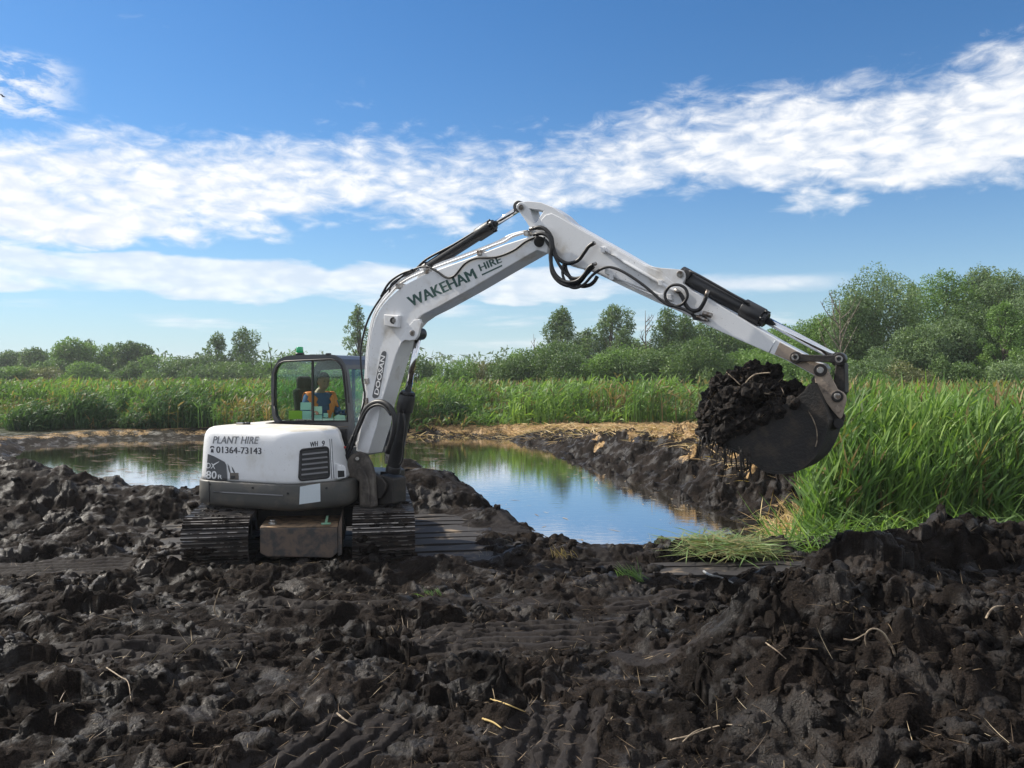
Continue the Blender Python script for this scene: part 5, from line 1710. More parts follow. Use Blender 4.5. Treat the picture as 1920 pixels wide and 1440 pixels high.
# notices stuck inside the window
for nm, q, m_ in (('notice', ((541.5, 770), (566.5, 770), (566.5, 786), (541, 786)), CARDG), ('notice', ((567, 770.5), (583.5, 770.5), (583.5, 786.5), (567, 786.5)), CARDA), ('notice', ((563.5, 754.5), (583.5, 754.5), (583.5, 768.5), (563, 768.5)), CARDA),
                ('notice', ((588, 762), (603.5, 762), (604, 776.5), (588, 776.5)), CARDW), ('notice', ((588, 777.5), (604, 777.5), (604, 788.5), (588, 788.5)), CARDA), ('notice', ((606.5, 774.5), (615, 774.5), (615, 782.5), (606.5, 782.5)), CARDA),
                ('notice', ((605, 784), (625, 783.5), (625, 788.5), (605, 788.5)), CARDW), ('notice', ((627, 781), (633, 777.5), (646, 778.5), (648, 788), (627, 788.5)), CARDW)):
    prism(nm, [cw(*p, -0.034) for p in q], -HN * 0.003, m_, EX)

# ---------------- swing bracket at the foot of the boom
HB = 0.135
def near_prism(name, px, off0, off1, m, parent=EX, bevel=0.008, holes=()):
    return prism(name, [bp(x, y, off0) for x, y in px], -BN * (off0 - off1), m, parent, holes=[[bp(x, y, off0) for x, y in h] for h in holes], bevel=bevel)


brk = near_prism('swing_bracket', [(651, 862), (658, 853), (671, 847), (684, 852), (694, 871), (699.5, 892), (701, 926), (703, 949), (698, 952), (673, 951), (673, 904), (662, 896), (649, 894)], 0.215, 0.150, BRACKET, bevel=0.015)
near_prism('bracket_boss', [(662, 890), (666, 879), (673, 876), (681, 881), (688, 896), (692, 916), (692, 948), (674, 948), (674, 902), (668, 897)], 0.242, 0.216, BRACKET, brk, bevel=0.012)
near_prism('bracket_cheek', [(651, 862), (658, 853), (671, 847), (684, 852), (694, 871), (699.5, 892), (701, 926), (698, 945), (673, 945), (673, 904), (662, 896), (649, 894)], -0.150, -0.215, BRACKET, brk, bevel=0.012)
near_prism('bracket_web', [(676, 905), (714, 890), (737, 898), (737, 945), (700, 950), (678, 940)], 0.10, -0.16, MUDSTEEL, brk, bevel=0.02)
near_prism('bracket_lug', [(697, 893), (703, 891), (716, 897), (724, 908), (722, 920), (714, 934), (702, 936)], 0.150, 0.100, MUDSTEEL, brk, bevel=0.012)
near_prism('stop_plate', [(713, 884), (749, 886), (749.5, 950), (739, 950), (738, 900), (713, 896)], -0.165, -0.20, BLACK, brk, bevel=0.006)
near_prism('yellow_label', [(740.8, 912), (748, 910.5), (748, 920.5), (740.8, 922)], -0.163, -0.166, YELLOW, brk, bevel=0)
cyl('pin', bp(670, 860, 0.235), bp(670, 860, -0.235), 0.050, BRACKET, brk, seg=20, bevel=0.006)
cyl('pin_cap', bp(670, 860, 0.236), bp(670, 860, 0.252), 0.024, STEEL, brk, seg=14, bevel=0.004)
bm = bmesh.new(); c = KP; add_cyl(bm, c + ZA * 0.62, c + ZA * 0.98, 0.16, seg=24); bm_obj('king_post', bm, MUDSTEEL, EX, bevel=0.015)
near_prism('swing_cylinder', [(655, 905), (672, 903), (672, 948), (655, 946)], 0.10, -0.10, MUDSTEEL, EX, bevel=0.02)

# ---------------- boom
boom_px = [(667, 846), (676, 803), (686, 757), (690, 696), (693, 650), (697, 622), (703, 600), (709, 586), (717, 573), (729, 559), (742, 547), (762, 532), (799, 513), (884, 482), (946, 458), (995, 442.5), (1006, 440.5), (1018, 443), (1026, 451), (1028, 463), (1026, 475),
           (1007, 469), (988, 480), (962, 495), (945, 505), (884, 541), (823, 575), (793, 590), (776, 602), (764, 616), (753, 640), (742, 668), (729, 711), (714, 760), (706, 800), (690, 851)]
boom = near_prism('boom', boom_px, HB, -HB, WHITE, bevel=0.012)
boom['label'] = 'white bent boom with green lettering'
on_boom = lambda x, y: bp(x, y, HB + 0.003)
lettering('WAKEHAM', (771.5, 575.5), (894.5, 521.5), (762.5, 557.5), on_boom, DKGREEN, boom, fat=1.0)
lettering('HIRE', (901.5, 508.5), (941, 491.5), (896.5, 496.5), on_boom, DKGREEN, boom, fat=0.6)
prism('lettering_underline', [on_boom(*p) for p in ((903, 514), (941, 496.5), (941.6, 499), (904, 516.5))], -BN * 0.002, DKGREEN, boom)
badge = [(698, 742), (714.5, 664), (717, 659.5), (720.5, 658), (724, 659.5), (724.5, 663), (710.5, 742), (708, 745.5), (703, 747), (699, 745.5)]
bd = prism('maker_badge', [on_boom(*p) for p in badge], -BN * 0.002, DECAL, boom)
lettering('DOOSAN', (709, 741), (722.5, 667), (701, 739.5), lambda x, y: bp(x, y, HB + 0.006), WHITELET, bd, bold=0.02, shear=0.1)
# tip of the boom carries the pivot
cyl('pin', bp(1011, 453, HB + 0.03), bp(1011, 453, -HB - 0.03), 0.060, BLACK, boom, seg=22, bevel=0.006)
cyl('pin_cap', bp(1011, 453, HB + 0.032), bp(1011, 453, HB + 0.048), 0.034, MUDSTEEL, boom, seg=6)
# lugs for the boom cylinder
lug = [(776, 600), (787, 598), (790, 606), (786, 620), (783.5, 630), (778, 637), (768, 638.5), (759, 637.5), (752, 643), (748, 652), (752, 636), (763, 615)]
for o0, o1 in ((HB + 0.012, HB - 0.025), (-HB + 0.025, -HB - 0.012)):
    near_prism('cylinder_lug', lug, o0, o1, WHITE, boom, bevel=0.006)
cyl('pin', bp(773.5, 624.5, HB + 0.016), bp(773.5, 624.5, HB + 0.030), 0.036, STEEL, boom, seg=16, bevel=0.006)
wl = near_prism('work_light', [(719, 589), (747, 591.5), (746, 614.5), (720, 611)], HB + 0.060, HB, WHITE, EX, bevel=0.012)
cyl('lamp_lens', bp(737.5, 601, HB + 0.060), bp(737.5, 601, HB + 0.068), 0.042, BLACK, wl, seg=18)
cyl('lamp_glass', bp(738.5, 601, HB + 0.068), bp(738.5, 601, HB + 0.074), 0.027, STEEL, wl, seg=14)


def ram(name, a, b, f, r, rod_r, off=0.0, label=None, collar=1.28, seg=22):
    """hydraulic cylinder: barrel from a, rod to b, f = share of the length that is barrel"""
    A, B = (bp(*a, off) if not isinstance(a, Vector) else a), (bp(*b, off) if not isinstance(b, Vector) else b)
    d = (B - A).normalized(); M = A.lerp(B, f)
    bm = bmesh.new(); add_cyl(bm, A, M, r, seg=seg)
    add_cyl(bm, M - d * 0.20, M + d * 0.015, r * collar, seg=seg)
    add_cyl(bm, M + d * 0.012, M + d * 0.06, r * 0.95, seg=seg)
    add_cyl(bm, A - d * 0.015, A + d * 0.07, r * 1.12, seg=seg)
    o = bm_obj(name, bm, BLACK, EX, bevel=0.006)
    if label: o['label'] = label
    cyl('rod', M, B, rod_r, CHROME, o, seg=20)
    e = BN * 0.075
    cyl('rod_eye', B - e, B + e, rod_r * 1.75, BLACK, o, seg=20, bevel=0.006)
    for k_ in range(6):
        x, y, _ = frame_of(d); t_ = k_ * math.pi / 3
        q = M + (x * math.cos(t_) + y * math.sin(t_)) * r * 1.08
        cyl('bolt', q + d * 0.014, q + d * 0.045, 0.013, BLACK, o, seg=6)
    return o


ram('boom_cylinder', (737, 884), (785, 626), 0.555, 0.086, 0.042, 0.0, 'black boom cylinder in front of the boom', 1.22)
ram('arm_cylinder', (797, 505), (977, 388.5), 0.700, 0.066, 0.036, 0.0, 'black arm cylinder along the top of the boom', 1.22)
near_prism('cylinder_bracket', [(780, 524), (790, 500), (800, 497), (808, 505), (812, 513)], 0.075, -0.075, WHITE, boom, bevel=0.008)

# ---------------- arm
HA = 0.105
arm_px = [(968, 390), (968, 384), (973, 379.5), (991, 377), (1013, 379), (1035.5, 388.5), (1055, 401.5), (1069, 415.5), (1084, 425), (1162, 468.5), (1204, 493), (1220, 499), (1236, 502), (1255, 503.5), (1273, 505), (1280, 507), (1284.5, 512), (1285.5, 521), (1280, 531), (1300, 546.5),
          (1340, 566.5), (1400, 603), (1460, 638.5), (1505, 662.5), (1530, 678), (1543, 682), (1549, 690), (1547, 701), (1538, 707), (1526, 704), (1499, 688.5), (1475, 676), (1438, 660), (1383, 636), (1328, 611), (1276, 585), (1230, 566), (1184, 544.5), (1124, 515.5), (1100, 505.5),
          (1082, 502.5), (1071, 499), (1047, 486), (1032, 478), (1012, 470), (1003, 462), (1000, 452), (999, 441), (994, 428), (984, 412)]
horn_hole = [(992.5, 391), (1000, 392.5), (1010, 393), (1019, 396), (1012, 406), (1006.5, 416), (1003, 419.5), (998, 409)]
arm = near_prism('arm', arm_px, HA, -HA, WHITE, EX, bevel=0.006, holes=[horn_hole])
arm['label'] = 'white tapering dipper arm'
near_prism('side_plate', [(1010, 432), (1012, 420), (1016, 410), (1023, 403), (1034, 400), (1048, 407), (1084, 428), (1162, 471.5), (1204, 496), (1236, 508), (1262, 530), (1290, 548), (1276, 582), (1184, 541.5), (1124, 512.5), (1082, 499.5), (1047, 483), (1030, 472)], HA + 0.010, HA, WHITE, arm, bevel=0.005)
cyl('pin', bp(977, 388.5, HA + 0.02), bp(977, 388.5, -HA - 0.02), 0.048, WHITE, arm, seg=20, bevel=0.006)
cyl('pin_cap', bp(977, 388.5, HA + 0.021), bp(977, 388.5, HA + 0.036), 0.030, STEEL, arm, seg=14, bevel=0.004)
cyl('pin_cap', bp(1275, 514, HA + 0.0), bp(1275, 514, HA + 0.03), 0.034, STEEL, arm, seg=14, bevel=0.004)
bm = bmesh.new()
add_tube(bm, [bp(1442, 661, HA + 0.002), bp(1454, 638, HA + 0.002)], 0.005, 5); bm_obj('weld_seam', bm, PLATEW, arm)
near_prism('arm_nose', [(1462, 642), (1505, 664.5), (1530, 680), (1543, 684), (1547, 691), (1545, 700), (1537, 705), (1526, 702), (1499, 687), (1475, 674), (1452, 664)], HA + 0.006, HA + 0.001, TANPAINT, arm, bevel=0.002)
# hard pipes along the arm
for pts, r in ((((1134, 470), (1240, 532), (1270, 549)), 0.019), (((1143, 516), (1200, 538), (1262, 563)), 0.012), (((1150, 522), (1240, 560), (1284, 578), (1310, 592)), 0.010)):
    tube('hard_pipe', [bp(x, y, HA + 0.035) for x, y in pts], r, WHITE, arm, 8, 3)
for cx_, cy_ in ((1130, 468), (1138, 509), (1146, 519), (1238, 530), (1255, 557), (1240, 556)):
    near_prism('pipe_clamp', [(cx_ - 5, cy_ - 6), (cx_ + 3, cy_ - 5), (cx_ + 4, cy_ + 6), (cx_ - 4, cy_ + 5)], HA + 0.06, HA, WHITE, arm, bevel=0.006)
for a, b, r in (((1318, 587), (1335, 592), 0.024), ((1306, 593), (1316, 597), 0.018), ((1316, 597), (1327, 601), 0.016)):
    cyl('coupling', bp(*a, HA + 0.05), bp(*b, HA + 0.05), r, STEEL, arm, seg=14, bevel=0.004)
near_prism('coupling_block', [(1294, 588), (1318, 590), (1330, 602), (1300, 600)], HA + 0.030, HA, BLACK, arm, bevel=0.006)

# bucket ram, links, quick hitch
ram('bucket_cylinder', (1279, 515), (1573, 673.5), 0.53, 0.075, 0.036, 0.0, 'black bucket cylinder above the arm with bright rod', 1.22)
tube('cylinder_pipe', [bp(1290, 508, 0.06), bp(1302, 512, 0.085), bp(1340, 533, 0.085), bp(1405, 570, 0.085)], 0.013, BLACK, EX, 8, 4)
near_prism('cylinder_port', [(1283, 503), (1296, 510), (1290, 524), (1281, 518)], 0.095, -0.05, BLACK, EX, bevel=0.008)


def bar_link(name, a, b, ra, rb, wa, o0, o1, m, parent=EX):
    """flat link: two round ends joined by a waist"""
    A, B = Vector(a), Vector(b); d = (B - A).normalized(); n_ = Vector((-d.y, d.x))
    px = []
    t0 = math.atan2(d.y, d.x)
    for i in range(15):
        t_ = t0 + math.radians(40) + math.radians(280) * i / 14
        px.append((A.x + ra * math.cos(t_), A.y + ra * math.sin(t_)))
    m1 = A.lerp(B, 0.3); m2 = A.lerp(B, 0.75)
    px += [tuple(m1 - n_ * wa), tuple(m2 - n_ * wa)]
    for i in range(15):
        t_ = t0 + math.radians(180 + 40) + math.radians(280) * i / 14
        px.append((B.x + rb * math.cos(t_), B.y + rb * math.sin(t_)))
    px += [tuple(m2 + n_ * wa), tuple(m1 + n_ * wa)]
    return near_prism(name, px, o0, o1, m, parent, bevel=0.006)


lk = bar_link('side_link', (1491.5, 670.5), (1573, 673.5), 11.5, 12.0, 6.5, 0.165, 0.125, MUDSTEEL)
lk2 = bar_link('side_link', (1491.5, 670.5), (1573, 673.5), 11.5, 12.0, 6.5, -0.125, -0.165, MUDSTEEL)
for c_ in ((1491, 670), (1573, 673.5)):
    cyl('pin_tube', bp(*c_, 0.120), bp(*c_, 0.186), 0.033, STEEL, lk, seg=20, inner=0.017, bevel=0.003)
    cyl('pin_bore', bp(*c_, 0.125), bp(*c_, 0.172), 0.017, BLACK, lk, seg=14)
cyl('pin', bp(1573, 673.5, 0.12), bp(1573, 673.5, -0.16), 0.045, MUDSTEEL, EX, seg=18)
cyl('pin', bp(1491.5, 670.5, 0.12), bp(1491.5, 670.5, -0.16), 0.045, MUDSTEEL, EX, seg=18)
near_prism('tipping_link', [(1566, 682), (1584, 680), (1585, 735), (1579, 744), (1570, 738), (1562, 720)], 0.085, -0.085, MUDSTEEL, EX, bevel=0.012)
hitch_px = [(1527, 706), (1526, 694), (1529, 687), (1537, 683), (1546, 685.5), (1551, 692), (1556.5, 703), (1570, 730), (1581, 736), (1585.5, 742), (1586.5, 750), (1582, 768), (1578.5, 782), (1575, 786), (1564, 774), (1544, 748), (1529, 722)]
hitch = near_prism('quick_hitch', hitch_px, 0.170, 0.135, TANPAINT, EX, bevel=0.006)
near_prism('hitch_cheek', hitch_px, -0.135, -0.170, TANPAINT, hitch, bevel=0.006)
near_prism('hitch_tongue', [(1564, 766), (1570, 760), (1577, 768), (1573, 774), (1567, 774)], 0.180, 0.171, TANPAINT, hitch, bevel=0.004)
for c_, r in (((1538, 694), 0.058), ((1570, 743.5), 0.050)):
    cyl('boss', bp(*c_, 0.171), bp(*c_, 0.190), r, MUDSTEEL, hitch, seg=22, bevel=0.005)
    cyl('pin_cap', bp(*c_, 0.190), bp(*c_, 0.204), 0.030, STEEL, hitch, seg=18, bevel=0.004)
    cyl('pin', bp(*c_, 0.17), bp(*c_, -0.17), 0.034, MUDSTEEL, hitch, seg=14)

CAKED = mat('caked_steel', (0.014, 0.0125, 0.0115), 0.7, col2=(0.052, 0.042, 0.034), scale=7, lo=0.45, hi=0.66, rough2=0.92, bump=1.0, bscale=42)
# ---------------- bucket
WB = 0.29
back_raw = [(1525, 719), (1541, 752), (1556, 788), (1550, 805), (1545, 822), (1537, 840), (1527, 857), (1517, 867), (1507, 875.5), (1496, 882), (1480, 886), (1466, 887.5), (1452, 886.5), (1433, 881.5), (1409, 865), (1386, 850), (1355, 835), (1338, 825), (1305, 810)]
def smooth2(P, per=4):
    return [(q.x, q.y) for q in spline([(a, b, 0) for a, b in P], per)]


back = smooth2(back_raw[2:-1], 4)
back = back_raw[:2] + back + back_raw[-1:]
side_px = back + [(1345, 800), (1400, 790), (1450, 768), (1490, 748), (1508, 733), (1516, 722)]
bk = near_prism('bucket', side_px, WB, WB - 0.022, CAKED, EX, bevel=0.004)
bk['label'] = 'black rounded digging bucket caked with peat'
near_prism('side_plate', side_px, -WB + 0.022, -WB, MUDSTEEL, bk, bevel=0.004)
# curved shell, standing a little proud of the side plates
bm = bmesh.new()
cen = Vector((1450, 800))
outer = []
for i, p in enumerate(back):
    q = Vector(p); d_ = (q - cen).normalized()
    outer.append((q + d_ * 1.5, q - d_ * 3.0))
V0 = []
for o_, i_ in outer:
    V0.append([bm.verts.new(bp(o_.x, o_.y, WB) + BN * 0.018), bm.verts.new(bp(i_.x, i_.y, WB) + BN * 0.018), bm.verts.new(bp(i_.x, i_.y, WB) - BN * (2 * WB + 0.018)), bm.verts.new(bp(o_.x, o_.y, WB) - BN * (2 * WB + 0.018))])
for a, b in zip(V0, V0[1:]):
    for j in range(4): bm.faces.new((a[j], a[(j + 1) % 4], b[(j + 1) % 4], b[j]))
bm.faces.new(V0[0]); bm.faces.new(list(reversed(V0[-1])))
bm_obj('shell', bm, CAKED, bk)
near_prism('cutting_edge', [(1302, 808), (1338, 823), (1337, 828), (1303, 812)], WB + 0.02, -WB - 0.02, MUDSTEEL, bk, bevel=0.004)
for o0 in (0.14, -0.11):
    near_prism('bucket_ear', [(1520, 712), (1530, 700), (1545, 715), (1585, 780), (1581, 792), (1576, 801), (1568, 804), (1562, 799), (1560, 786)], o0, o0 - 0.03, MUDSTEEL, bk, bevel=0.006)
cyl('ear_boss', bp(1572, 794, 0.17), bp(1572, 794, -0.17), 0.045, MUDSTEEL, bk, seg=18, bevel=0.006)

# ---------------- hoses
HOSES = [
    # at the joint of boom and arm
    (0.021, 0.19, [(1000, 429), (1013, 426), (1025, 432), (1034, 445), (1037, 462), (1042, 478), (1052, 489), (1066, 494), (1084, 488), (1096, 473), (1104, 462), (1114, 455)]),
    (0.021, 0.22, [(1001, 440), (1018, 438), (1030, 446), (1034, 462), (1032, 482), (1036, 504), (1046, 520), (1062, 529), (1082, 527), (1096, 514), (1104, 502), (1113, 496)]),
    (0.021, 0.17, [(1005, 428), (1022, 430), (1032, 450), (1033, 480), (1035, 510), (1048, 528), (1068, 536), (1086, 530), (1098, 516), (1108, 505)]),
    (0.017, 0.20, [(1020, 446), (1033, 466), (1046, 492), (1058, 510), (1072, 521), (1088, 520), (1102, 510), (1114, 500)]),
    (0.021, 0.15, [(1059, 492), (1062, 508), (1072, 524), (1088, 536), (1104, 535), (1114, 528), (1120, 518)]),
    (0.015, 0.21, [(1056, 493), (1055, 515), (1064, 534), (1078, 540), (1095, 533), (1110, 517), (1126, 505), (1140, 501), (1156, 504), (1176, 514), (1200, 530), (1218, 544), (1236, 560), (1252, 571), (1268, 574), (1282, 568), (1289, 554), (1284, 540), (1271, 534), (1256, 537), (1247, 550), (1250, 564), (1262, 573), (1282, 580), (1300, 590)]),
    (0.021, 0.17, [(1274, 549), (1280, 558), (1286, 572), (1296, 582), (1310, 581), (1319, 569), (1324, 556)]),
    # along the boom
    (0.013, 0.15, [(665, 836), (676, 778), (684, 745), (678, 700), (677, 652), (690, 600), (716, 556), (744, 527), (772, 507), (798, 500), (818, 508), (836, 520), (852, 517), (872, 494), (894, 484), (930, 482), (962, 470), (984, 454), (1000, 446), (1010, 444)]),
    (0.015, 0.05, [(730, 548), (735, 532), (752, 520), (776, 508), (800, 486), (850, 459), (898, 430)]),
    (0.013, 0.02, [(700, 590), (716, 562), (738, 536), (764, 519), (786, 506)]),
    (0.015, 0.16, [(714, 556), (730, 530), (752, 514), (774, 506)]),
    # at the foot
    (0.034, 0.21, [(652, 842), (664, 818), (676, 790), (686, 768), (700, 756), (716, 754), (730, 762), (738, 776), (740, 792), (737, 815), (726, 850)]),
    (0.018, 0.23, [(656, 850), (668, 815), (680, 784), (692, 766), (708, 759), (722, 764), (733, 778)]),
    (0.012, 0.10, [(756, 770), (760, 800), (757, 830), (755, 860), (750, 872)]),
    (0.012, -0.05, [(742, 856), (748, 830), (752, 790), (754, 764)]),
    (0.013, 0.24, [(646, 880), (648, 858), (655, 838), (662, 816)]),
]
for r, off, pts in HOSES:
    tube('hose', [bp(x, y, off) for x, y in pts], r, RUBBER, EX, 8, 5)
for pts, off in ((((667, 838), (677, 790), (685, 758), (689, 700), (692, 655), (700, 604), (712, 577), (731, 553), (756, 529), (800, 508), (884, 477), (925, 461), (946, 453), (962, 443), (985, 436), (1000, 431)), HB - 0.03),
                 (((663, 838), (673, 790), (681, 758), (686, 700), (689, 655), (697, 604), (708, 575), (727, 550), (753, 526), (798, 504), (884, 473), (930, 455), (958, 441), (984, 434)), HB - 0.10)):
    tube('hard_pipe', [bp(x, y, off) for x, y in pts], 0.016, WHITE, EX, 8, 4)
for x, y in ((686, 715), (797, 508), (897, 474), (985, 437), (684, 752), (745, 537)):
    near_prism('pipe_clamp', [(x - 4, y - 5), (x + 4, y - 6), (x + 5, y + 4), (x - 3, y + 5)], HB + 0.02, HB - 0.12, STEEL, EX, bevel=0.006)
for a, b in (((1108, 460), (1116, 455)), ((1108, 498), (1118, 494)), ((1098, 508), (1106, 500)), ((993, 430), (1003, 427)), ((1266, 543), (1274, 549)), ((1323, 557), (1328, 544))):
    cyl('hose_fitting', bp(*a, 0.17), bp(*b, 0.17), 0.020, STEEL, EX, seg=12)
near_prism('valve_block', [(721, 838), (733, 833), (732, 868), (721, 870)], 0.02, -0.10, STEEL, EX, bevel=0.006)
cyl('red_cap', bp(646, 841, 0.2), bp(646, 837, 0.2), 0.02, mat('red_cap', (0.5, 0.03, 0.02), 0.5), EX, seg=12)

# ================================================================== THE DRIVER
def skin_mesh(nodes, edges, root, sub=2):
    """nodes: name -> (point, radius) ; grown as one skin; returns vertices and faces"""
    bm = bmesh.new(); ly = bm.verts.layers.skin.verify(); vs = {}
    for k_, (p, r) in nodes.items():
        v = bm.verts.new(p); rr = r if isinstance(r, tuple) else (r, r)
        v[ly].radius = rr; v[ly].use_root = (k_ == root); vs[k_] = v
    for a, b in edges: bm.edges.new((vs[a], vs[b]))
    me = bpy.data.meshes.new('skin'); bm.to_mesh(me); bm.free()
    o = bpy.data.objects.new('skin', me); COL.objects.link(o)
    o.modifiers.new('s', 'SKIN'); m_ = o.modifiers.new('u', 'SUBSURF'); m_.levels = sub; m_.render_levels = sub
    dg = bpy.context.evaluated_depsgraph_get(); dg.update()
    e = bpy.data.meshes.new_from_object(o.evaluated_get(dg))
    V = [v.co.copy() for v in e.vertices]; F = [tuple(p.vertices) for p in e.polygons]
    bpy.data.objects.remove(o); bpy.data.meshes.remove(me); bpy.data.meshes.remove(e)
    return V, F


def fused(name, parts, m, parent, voxel=0.012):
    bm = bmesh.new()
    for V, F in parts:
        vs = [bm.verts.new(v) for v in V]
        for f in F:
            try: bm.faces.new([vs[i] for i in f])
            except ValueError: pass
    bmesh.ops.recalc_face_normals(bm, faces=bm.faces)
    me = bpy.data.meshes.new(name); bm.to_mesh(me); bm.free()
    o = bpy.data.objects.new(name, me); COL.objects.link(o)
    if voxel:
        r = o.modifiers.new('r', 'REMESH'); r.mode = 'VOXEL'; r.voxel_size = voxel
        s_ = o.modifiers.new('s', 'SMOOTH'); s_.factor = 0.5; s_.iterations = 2
    dg = bpy.context.evaluated_depsgraph_get(); dg.update()
    e = bpy.data.meshes.new_from_object(o.evaluated_get(dg)); e.name = name
    bpy.data.objects.remove(o); bpy.data.meshes.remove(me)
    e.polygons.foreach_set('use_smooth', np.ones(len(e.polygons), bool))
    e.materials.clear(); e.materials.append(m)
    return link(bpy.data.objects.new(name, e), parent)


def ellipsoid(c, ax, ay, az, rx, ry, rz, nu=20, nv=14, warp=None):
    V = []; F = []
    for j in range(nv + 1):
        b = math.pi * j / nv - math.pi / 2
        for i in range(nu):
            a = 2 * math.pi * i / nu
            x, y, z = math.cos(b) * math.cos(a), math.cos(b) * math.sin(a), math.sin(b)
            if warp: x, y, z = warp(x, y, z)
            V.append(Vector(c) + ax * (x * rx) + ay * (y * ry) + az * (z * rz))
    for j in range(nv):
        for i in range(nu):
            F.append((j * nu + i, j * nu + (i + 1) % nu, (j + 1) * nu + (i + 1) % nu, (j + 1) * nu + i))
    return V, F


HEADC = on_plane(607, 716, HOUSE_C - HN * 0.46, HN)
hl = (HEADC - HOUSE_C).dot(HU)
HIP = hf(hl - 0.08, 0.46, 1.51)
PER = thing('person', HIP, 'driver in an orange vest over a blue shirt, seated in the excavator cab', 'person')
face_yaw = math.radians(-30)
FX = (Matrix.Rotation(face_yaw, 3, 'Z') @ HU)            # where the face looks: to the right and slightly to the camera
FX = (FX + ZA * -0.10).normalized(); FY = ZA.cross(FX).normalized(); FZ = FX.cross(FY)
LEFT = -HN


PU = Matrix.Rotation(math.radians(-26), 3, 'Z') @ HU
PL = ZA.cross(PU)


def P_(t, l, z): return HIP + PU * t + PL * l + ZA * z


nodes = {'pelvis': (P_(0, 0, 0.02), (0.15, 0.12)), 'belly': (P_(0.01, 0, 0.17), (0.145, 0.12)), 'chest': (P_(0.01, 0, 0.36), (0.165, 0.125)), 'neckb': (P_(0.03, 0, 0.50), (0.075, 0.07)), 'neck': (P_(0.06, 0, 0.57), 0.058)}
edges = [('pelvis', 'belly'), ('belly', 'chest'), ('chest', 'neckb'), ('neckb', 'neck')]
hands = []
for s, nm in ((-1, 'r'), (1, 'l')):
    nodes.update({nm + 'sh': (P_(0.02, s * 0.19, 0.43), 0.068), nm + 'el': (P_(0.08, s * 0.27, 0.17), 0.048), nm + 'wr': (P_(0.33, s * 0.26, 0.23), 0.032), nm + 'pa': (P_(0.40, s * 0.26, 0.245), (0.040, 0.024)),
                  nm + 'hi': (P_(0.08, s * 0.10, 0.02), 0.090), nm + 'kn': (P_(0.46, s * 0.14, 0.06), 0.066), nm + 'an': (P_(0.52, s * 0.13, -0.36), 0.045), nm + 'to': (P_(0.68, s * 0.13, -0.42), 0.040)})
    edges += [('chest', nm + 'sh'), (nm + 'sh', nm + 'el'), (nm + 'el', nm + 'wr'), (nm + 'wr', nm + 'pa'), ('pelvis', nm + 'hi'), (nm + 'hi', nm + 'kn'), (nm + 'kn', nm + 'an'), (nm + 'an', nm + 'to')]
    base = P_(0.42, s * 0.26, 0.25)
    for q, (dl, ln) in enumerate(((-0.030, 0.058), (-0.010, 0.066), (0.010, 0.062), (0.029, 0.050))):
        a = base + PL * dl
        f = [a - PU * 0.03, a + PU * 0.012, a + PU * (ln * 0.55) - ZA * 0.020, a + PU * (ln * 0.55) - ZA * 0.050]
        fn_ = {str(i): (p, r) for i, (p, r) in enumerate(zip(f, (0.010, 0.0095, 0.0088, 0.0075)))}
        hands.append(skin_mesh(fn_, [('0', '1'), ('1', '2'), ('2', '3')], '0', 1))
    a = P_(0.38, s * 0.26 - s * 0.035, 0.24)
    fn_ = {'0': (a, 0.012), '1': (a - PL * s * 0.02 + PU * 0.035 - ZA * 0.012, 0.011), '2': (a - PL * s * 0.012 + PU * 0.062 - ZA * 0.030, 0.009)}
    hands.append(skin_mesh(fn_, [('0', '1'), ('1', '2')], '0', 1))
body = skin_mesh(nodes, edges, 'pelvis')


def headwarp(x, y, z):
    # narrower jaw, flatter face
    w = 1.0 - 0.26 * max(0.0, -z) ** 1.2
    xx = x * (1.0 - 0.10 * max(0.0, -z)) + (0.06 if x > 0 and z < -0.3 else 0.0)
    return xx, y * w, z


head = [ellipsoid(HEADC, FX, FY, FZ, 0.098, 0.077, 0.122, 24, 18, headwarp)]
nose = {'a': (HEADC + FX * 0.088 + FZ * 0.020, 0.012), 'b': (HEADC + FX * 0.112 - FZ * 0.018, 0.016), 'c': (HEADC + FX * 0.094 - FZ * 0.030, 0.014)}
head.append(skin_mesh(nose, [('a', 'b'), ('b', 'c')], 'b', 1))
for s in (-1, 1):
    head.append(ellipsoid(HEADC + FY * s * 0.076 - FX * 0.008 - FZ * 0.005, FX, FY, FZ, 0.022, 0.012, 0.034, 10, 8))
    head.append(ellipsoid(HEADC + FY * s * 0.032 + FX * 0.083 + FZ * 0.035, FX, FY, FZ, 0.016, 0.026, 0.009, 10, 6))
head.append(ellipsoid(HEADC + FX * 0.084 - FZ * 0.062, FX, FY, FZ, 0.016, 0.028, 0.010, 10, 6))
head.append(skin_mesh({'a': (P_(0.05, 0, 0.52), 0.060), 'b': (HEADC - FZ * 0.06 - FX * 0.015, 0.058)}, [('a', 'b')], 'a', 1))
bo = fused('body', [body] + head + hands, SKIN, PER, 0.009)
for s in (-1, 1):
    V, F = ellipsoid(HEADC + FY * s * 0.031 + FX * 0.0865 + FZ * 0.020, FX, FY, FZ, 0.010, 0.014, 0.008, 10, 8)
    fused('eye', [(V, F)], BLACK, PER, 0)
fused('mouth', [ellipsoid(HEADC + FX * 0.0955 - FZ * 0.062, FX, FY, FZ, 0.006, 0.024, 0.003, 10, 6)], mat('lips', (0.20, 0.08, 0.07), 0.5), PER, 0)


def hairwarp(x, y, z):
    return x, y, z


